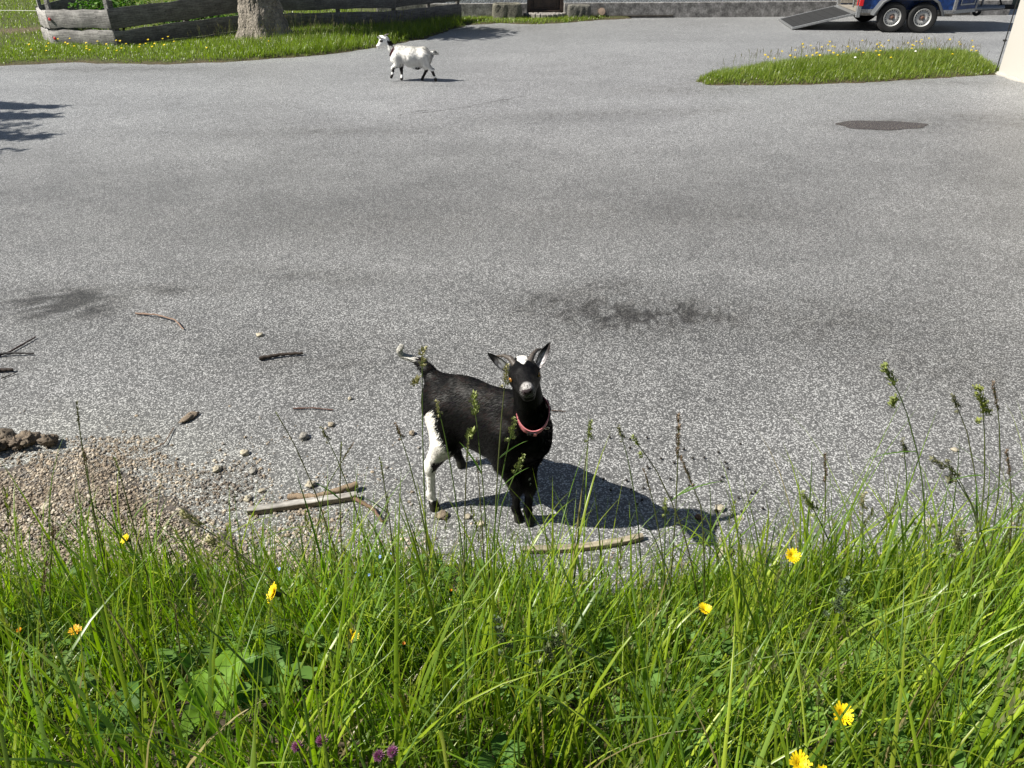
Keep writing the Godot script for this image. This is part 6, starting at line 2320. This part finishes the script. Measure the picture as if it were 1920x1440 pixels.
	for q in [[5.6, -13.5, "white flower head low in the front of the grass island"], [6.9, -14.2, "white flower head among the yellow ones on the grass island"], [-9.3, -15.0, "white flower at the asphalt edge by the meadow"]]:
		var fm := Mesher.new()
		fm.col = Color(0.75, 0.75, 0.72)
		fm.lump(Vector3.ZERO, Vector3(0.022, 0.014, 0.022), nz, 0.3, 5, 8)
		fm.col = Color(0.13, 0.18, 0.05)
		fm.tube([Vector3(0, -0.3, 0), Vector3(0, -0.006, 0)], [0.003, 0.002], 4, false)
		var o := obj("white_flower", fm, M.petal)
		o.position = Vector3(q[0], 0.30 if q[0] > 0 else 0.12, q[1])
		tag(o, q[2], "flower")
	# the near meadow plants one can tell apart
	hawkbit(Vector3(0.575, 1.081, -1.174), 0.036, "open yellow dandelion-like flower above the asphalt edge, right of the goat's shadow", Vector3(0.1, 0.8, 0.45), 0.8)
	hawkbit(Vector3(0.41, 0.944, -1.153), 0.036, "cup-shaped yellow flower below the shadow of the goat's head", Vector3(0.0, 0.95, 0.15), 0.55)
	hawkbit(Vector3(0.477, 1.215, -0.709), 0.037, "largest yellow flower with ragged petals low in the grass", Vector3(0.1, 0.85, 0.4), 0.75)
	hawkbit(Vector3(-0.473, 1.052, -1.10), 0.042, "yellow flower seen from the side, tilted towards the light, below the gravel", Vector3(-0.75, 0.6, 0.25), 0.85)
	hawkbit(Vector3(-0.345, 0.872, -1.15), 0.032, "small yellow flower in the grass below the goat's hind leg", Vector3(0.15, 0.75, 0.5), 0.7)
	hawkbit(Vector3(-1.064, 0.739, -1.60), 0.032, "yellow flower standing in front of the beige gravel", Vector3(-0.4, 0.8, 0.4), 0.75)
	hawkbit(Vector3(-1.024, 0.773, -1.25), 0.030, "flat golden flower in the grass below the gravel flower", Vector3(0.0, 0.95, 0.2), 0.9, Color(0.8, 0.42, 0.006))
	hawkbit(Vector3(-1.153, 0.769, -1.25), 0.024, "half closed orange flower beside the flat golden one", Vector3(-0.2, 0.9, 0.2), 0.2, Color(0.75, 0.33, 0.01))
	hawkbit(Vector3(0.372, 1.262, -0.602), 0.034, "yellow flower cut by the lower picture edge", Vector3(0.1, 0.9, 0.4), 0.75)
	hawkbit(Vector3(0.401, 1.250, -0.595), 0.026, "small yellow flower touching the one at the lower picture edge", Vector3(0.2, 0.9, 0.3), 0.6)
	hawkbit(Vector3(-0.237, 0.841, -1.15), 0.020, "withered brownish orange flower in the middle of the grass", Vector3(0.1, 0.95, 0.2), 0.05, Color(0.55, 0.26, 0.05))
	hawkbit(Vector3(-0.144, 0.848, -1.30), 0.018, "tiny closed orange flower above the withered one", Vector3(0.1, 0.95, 0.2), 0.0, Color(0.6, 0.3, 0.02))
	clover(Vector3(-0.279, 1.281, -0.614), "purple clover head, outer one of the upper pair near the lower edge")
	clover(Vector3(-0.247, 1.287, -0.618), "pinker clover head standing higher in the upper pair")
	clover(Vector3(-0.173, 1.270, -0.608), "purple clover head, lower of the second pair at the lower edge")
	clover(Vector3(-0.155, 1.276, -0.61), "purple clover head, taller of the second pair at the lower edge")
	for q in herbs:
		broad_plant(q[0], q[1], q[2], q[3], q[4], q[5], q[6], q[7])
	var bl := Mesher.new()
	for i in 5:
		var an := TAU * i / 5.0
		var d := Vector3(cos(an), 0.2, sin(an)) * 0.005
		var w := Vector3(-sin(an), 0, cos(an)) * 0.0028
		bl.col = Color(0.25, 0.38, 0.75)
		bl.quad(Vector3(0, 0.001, 0), d - w, d * 1.25, d + w)
	var bmesh := bl.done()
	for k in 22:
		var x := -0.80 + 0.42 * rng.randf() + 0.0
		var z := -1.98 + 0.35 * rng.randf()
		var o := obj("blue_flower", bmesh, M.petal)
		o.position = Vector3(x, bank_h(x, z) + rng.randf_range(0.10, 0.18), z)
		o.rotation = Vector3(rng.randf_range(0.3, 1.0), rng.randf() * TAU, 0)
		tag(o, "tiny pale blue flower at the gravel's edge below the boards", "flower", "tiny blue flowers by the gravel")


var verge_near := PackedVector2Array([Vector2(-14.5, -14.05), Vector2(-9.12, -14.68), Vector2(-8.62, -14.8), Vector2(-8.07, -15.04), Vector2(-6.51, -14.8), Vector2(-5.25, -15.04), Vector2(-4.04, -15.69), Vector2(-3.33, -16.17), Vector2(-2.9, -16.75), Vector2(-2.46, -17.46), Vector2(-1.88, -18.4), Vector2(-1.42, -20.0), Vector2(-1.1, -20.9), Vector2(-0.3, -21.35), Vector2(0.55, -21.05), Vector2(1.35, -21.42), Vector2(2.1, -22.0), Vector2(2.1, -22.4), Vector2(-1.3, -22.3), Vector2(-4.0, -23.0), Vector2(-6, -28.5), Vector2(-17, -28.5)])


var verge_front := PackedVector2Array([Vector2(-10.2, -14.6), Vector2(-9.12, -14.68), Vector2(-8.62, -14.8), Vector2(-8.07, -15.04), Vector2(-6.51, -14.8), Vector2(-5.25, -15.04), Vector2(-4.04, -15.69), Vector2(-3.33, -16.17), Vector2(-2.9, -16.75), Vector2(-2.46, -17.46), Vector2(-1.88, -18.4), Vector2(-1.42, -20.0), Vector2(-1.1, -20.9), Vector2(-1.3, -22.0), Vector2(-2.7, -20.2), Vector2(-5.0, -19.0), Vector2(-6.0, -18.9), Vector2(-7.95, -16.9), Vector2(-9.4, -17.2), Vector2(-10.2, -17.9)])


# broad-leaved plants of the bank: x, z, leaves, size, width, label, colour, rise
var herbs := [
	[-0.62, -1.02, 6, 0.16, 0.42, "broad-leaved dock with bright translucent leaves below the side-on flower", Color(0.12, 0.225, 0.02), 1.1],
	[-0.52, -1.10, 5, 0.13, 0.45, "dull green broad-leaved rosette beside the bright dock", Color(0.09, 0.18, 0.035), 1.0],
	[-0.78, -0.95, 5, 0.12, 0.4, "dark green broad-leaved plant in the shade of the grass", Color(0.07, 0.15, 0.03), 1.0],
	[-1.0, -0.85, 5, 0.10, 0.5, "small round-leaved herb at the edge of the near grass", Color(0.11, 0.21, 0.03), 0.8],
	[0.88, -1.25, 9, 0.11, 0.5, "pale green leafy herb among the stems below the tall stalks", Color(0.15, 0.25, 0.05), 0.8],
	[1.05, -1.12, 8, 0.11, 0.62, "bramble with reddish tinged leaves under the tall stalks", Color(0.13, 0.16, 0.05), 0.7],
	[0.92, -0.95, 8, 0.10, 0.6, "light green bramble sprig at the picture edge", Color(0.14, 0.23, 0.05), 0.8],
	[0.62, -1.05, 6, 0.09, 0.5, "bright young leaves in the grass between two yellow flowers", Color(0.15, 0.26, 0.04), 0.9],
	[1.02, -1.62, 9, 0.09, 0.5, "yellow-green herb with clustered leaves at the foot of the tall stalks", Color(0.17, 0.27, 0.05), 1.0],
	[0.34, -0.80, 5, 0.08, 0.6, "round-leaved seedling under the largest yellow flower", Color(0.12, 0.22, 0.04), 0.9],
	[-0.02, -0.85, 5, 0.10, 0.45, "dark broad leaves beneath the big cocksfoot ears", Color(0.08, 0.17, 0.03), 1.0],
]

var house_strip := PackedVector2Array([Vector2(-1.25, -20.95), Vector2(-0.3, -21.35), Vector2(0.55, -21.05), Vector2(1.35, -21.42), Vector2(2.1, -22.0), Vector2(2.6, -22.3), Vector2(2.4, -22.5), Vector2(-1.3, -22.25)])
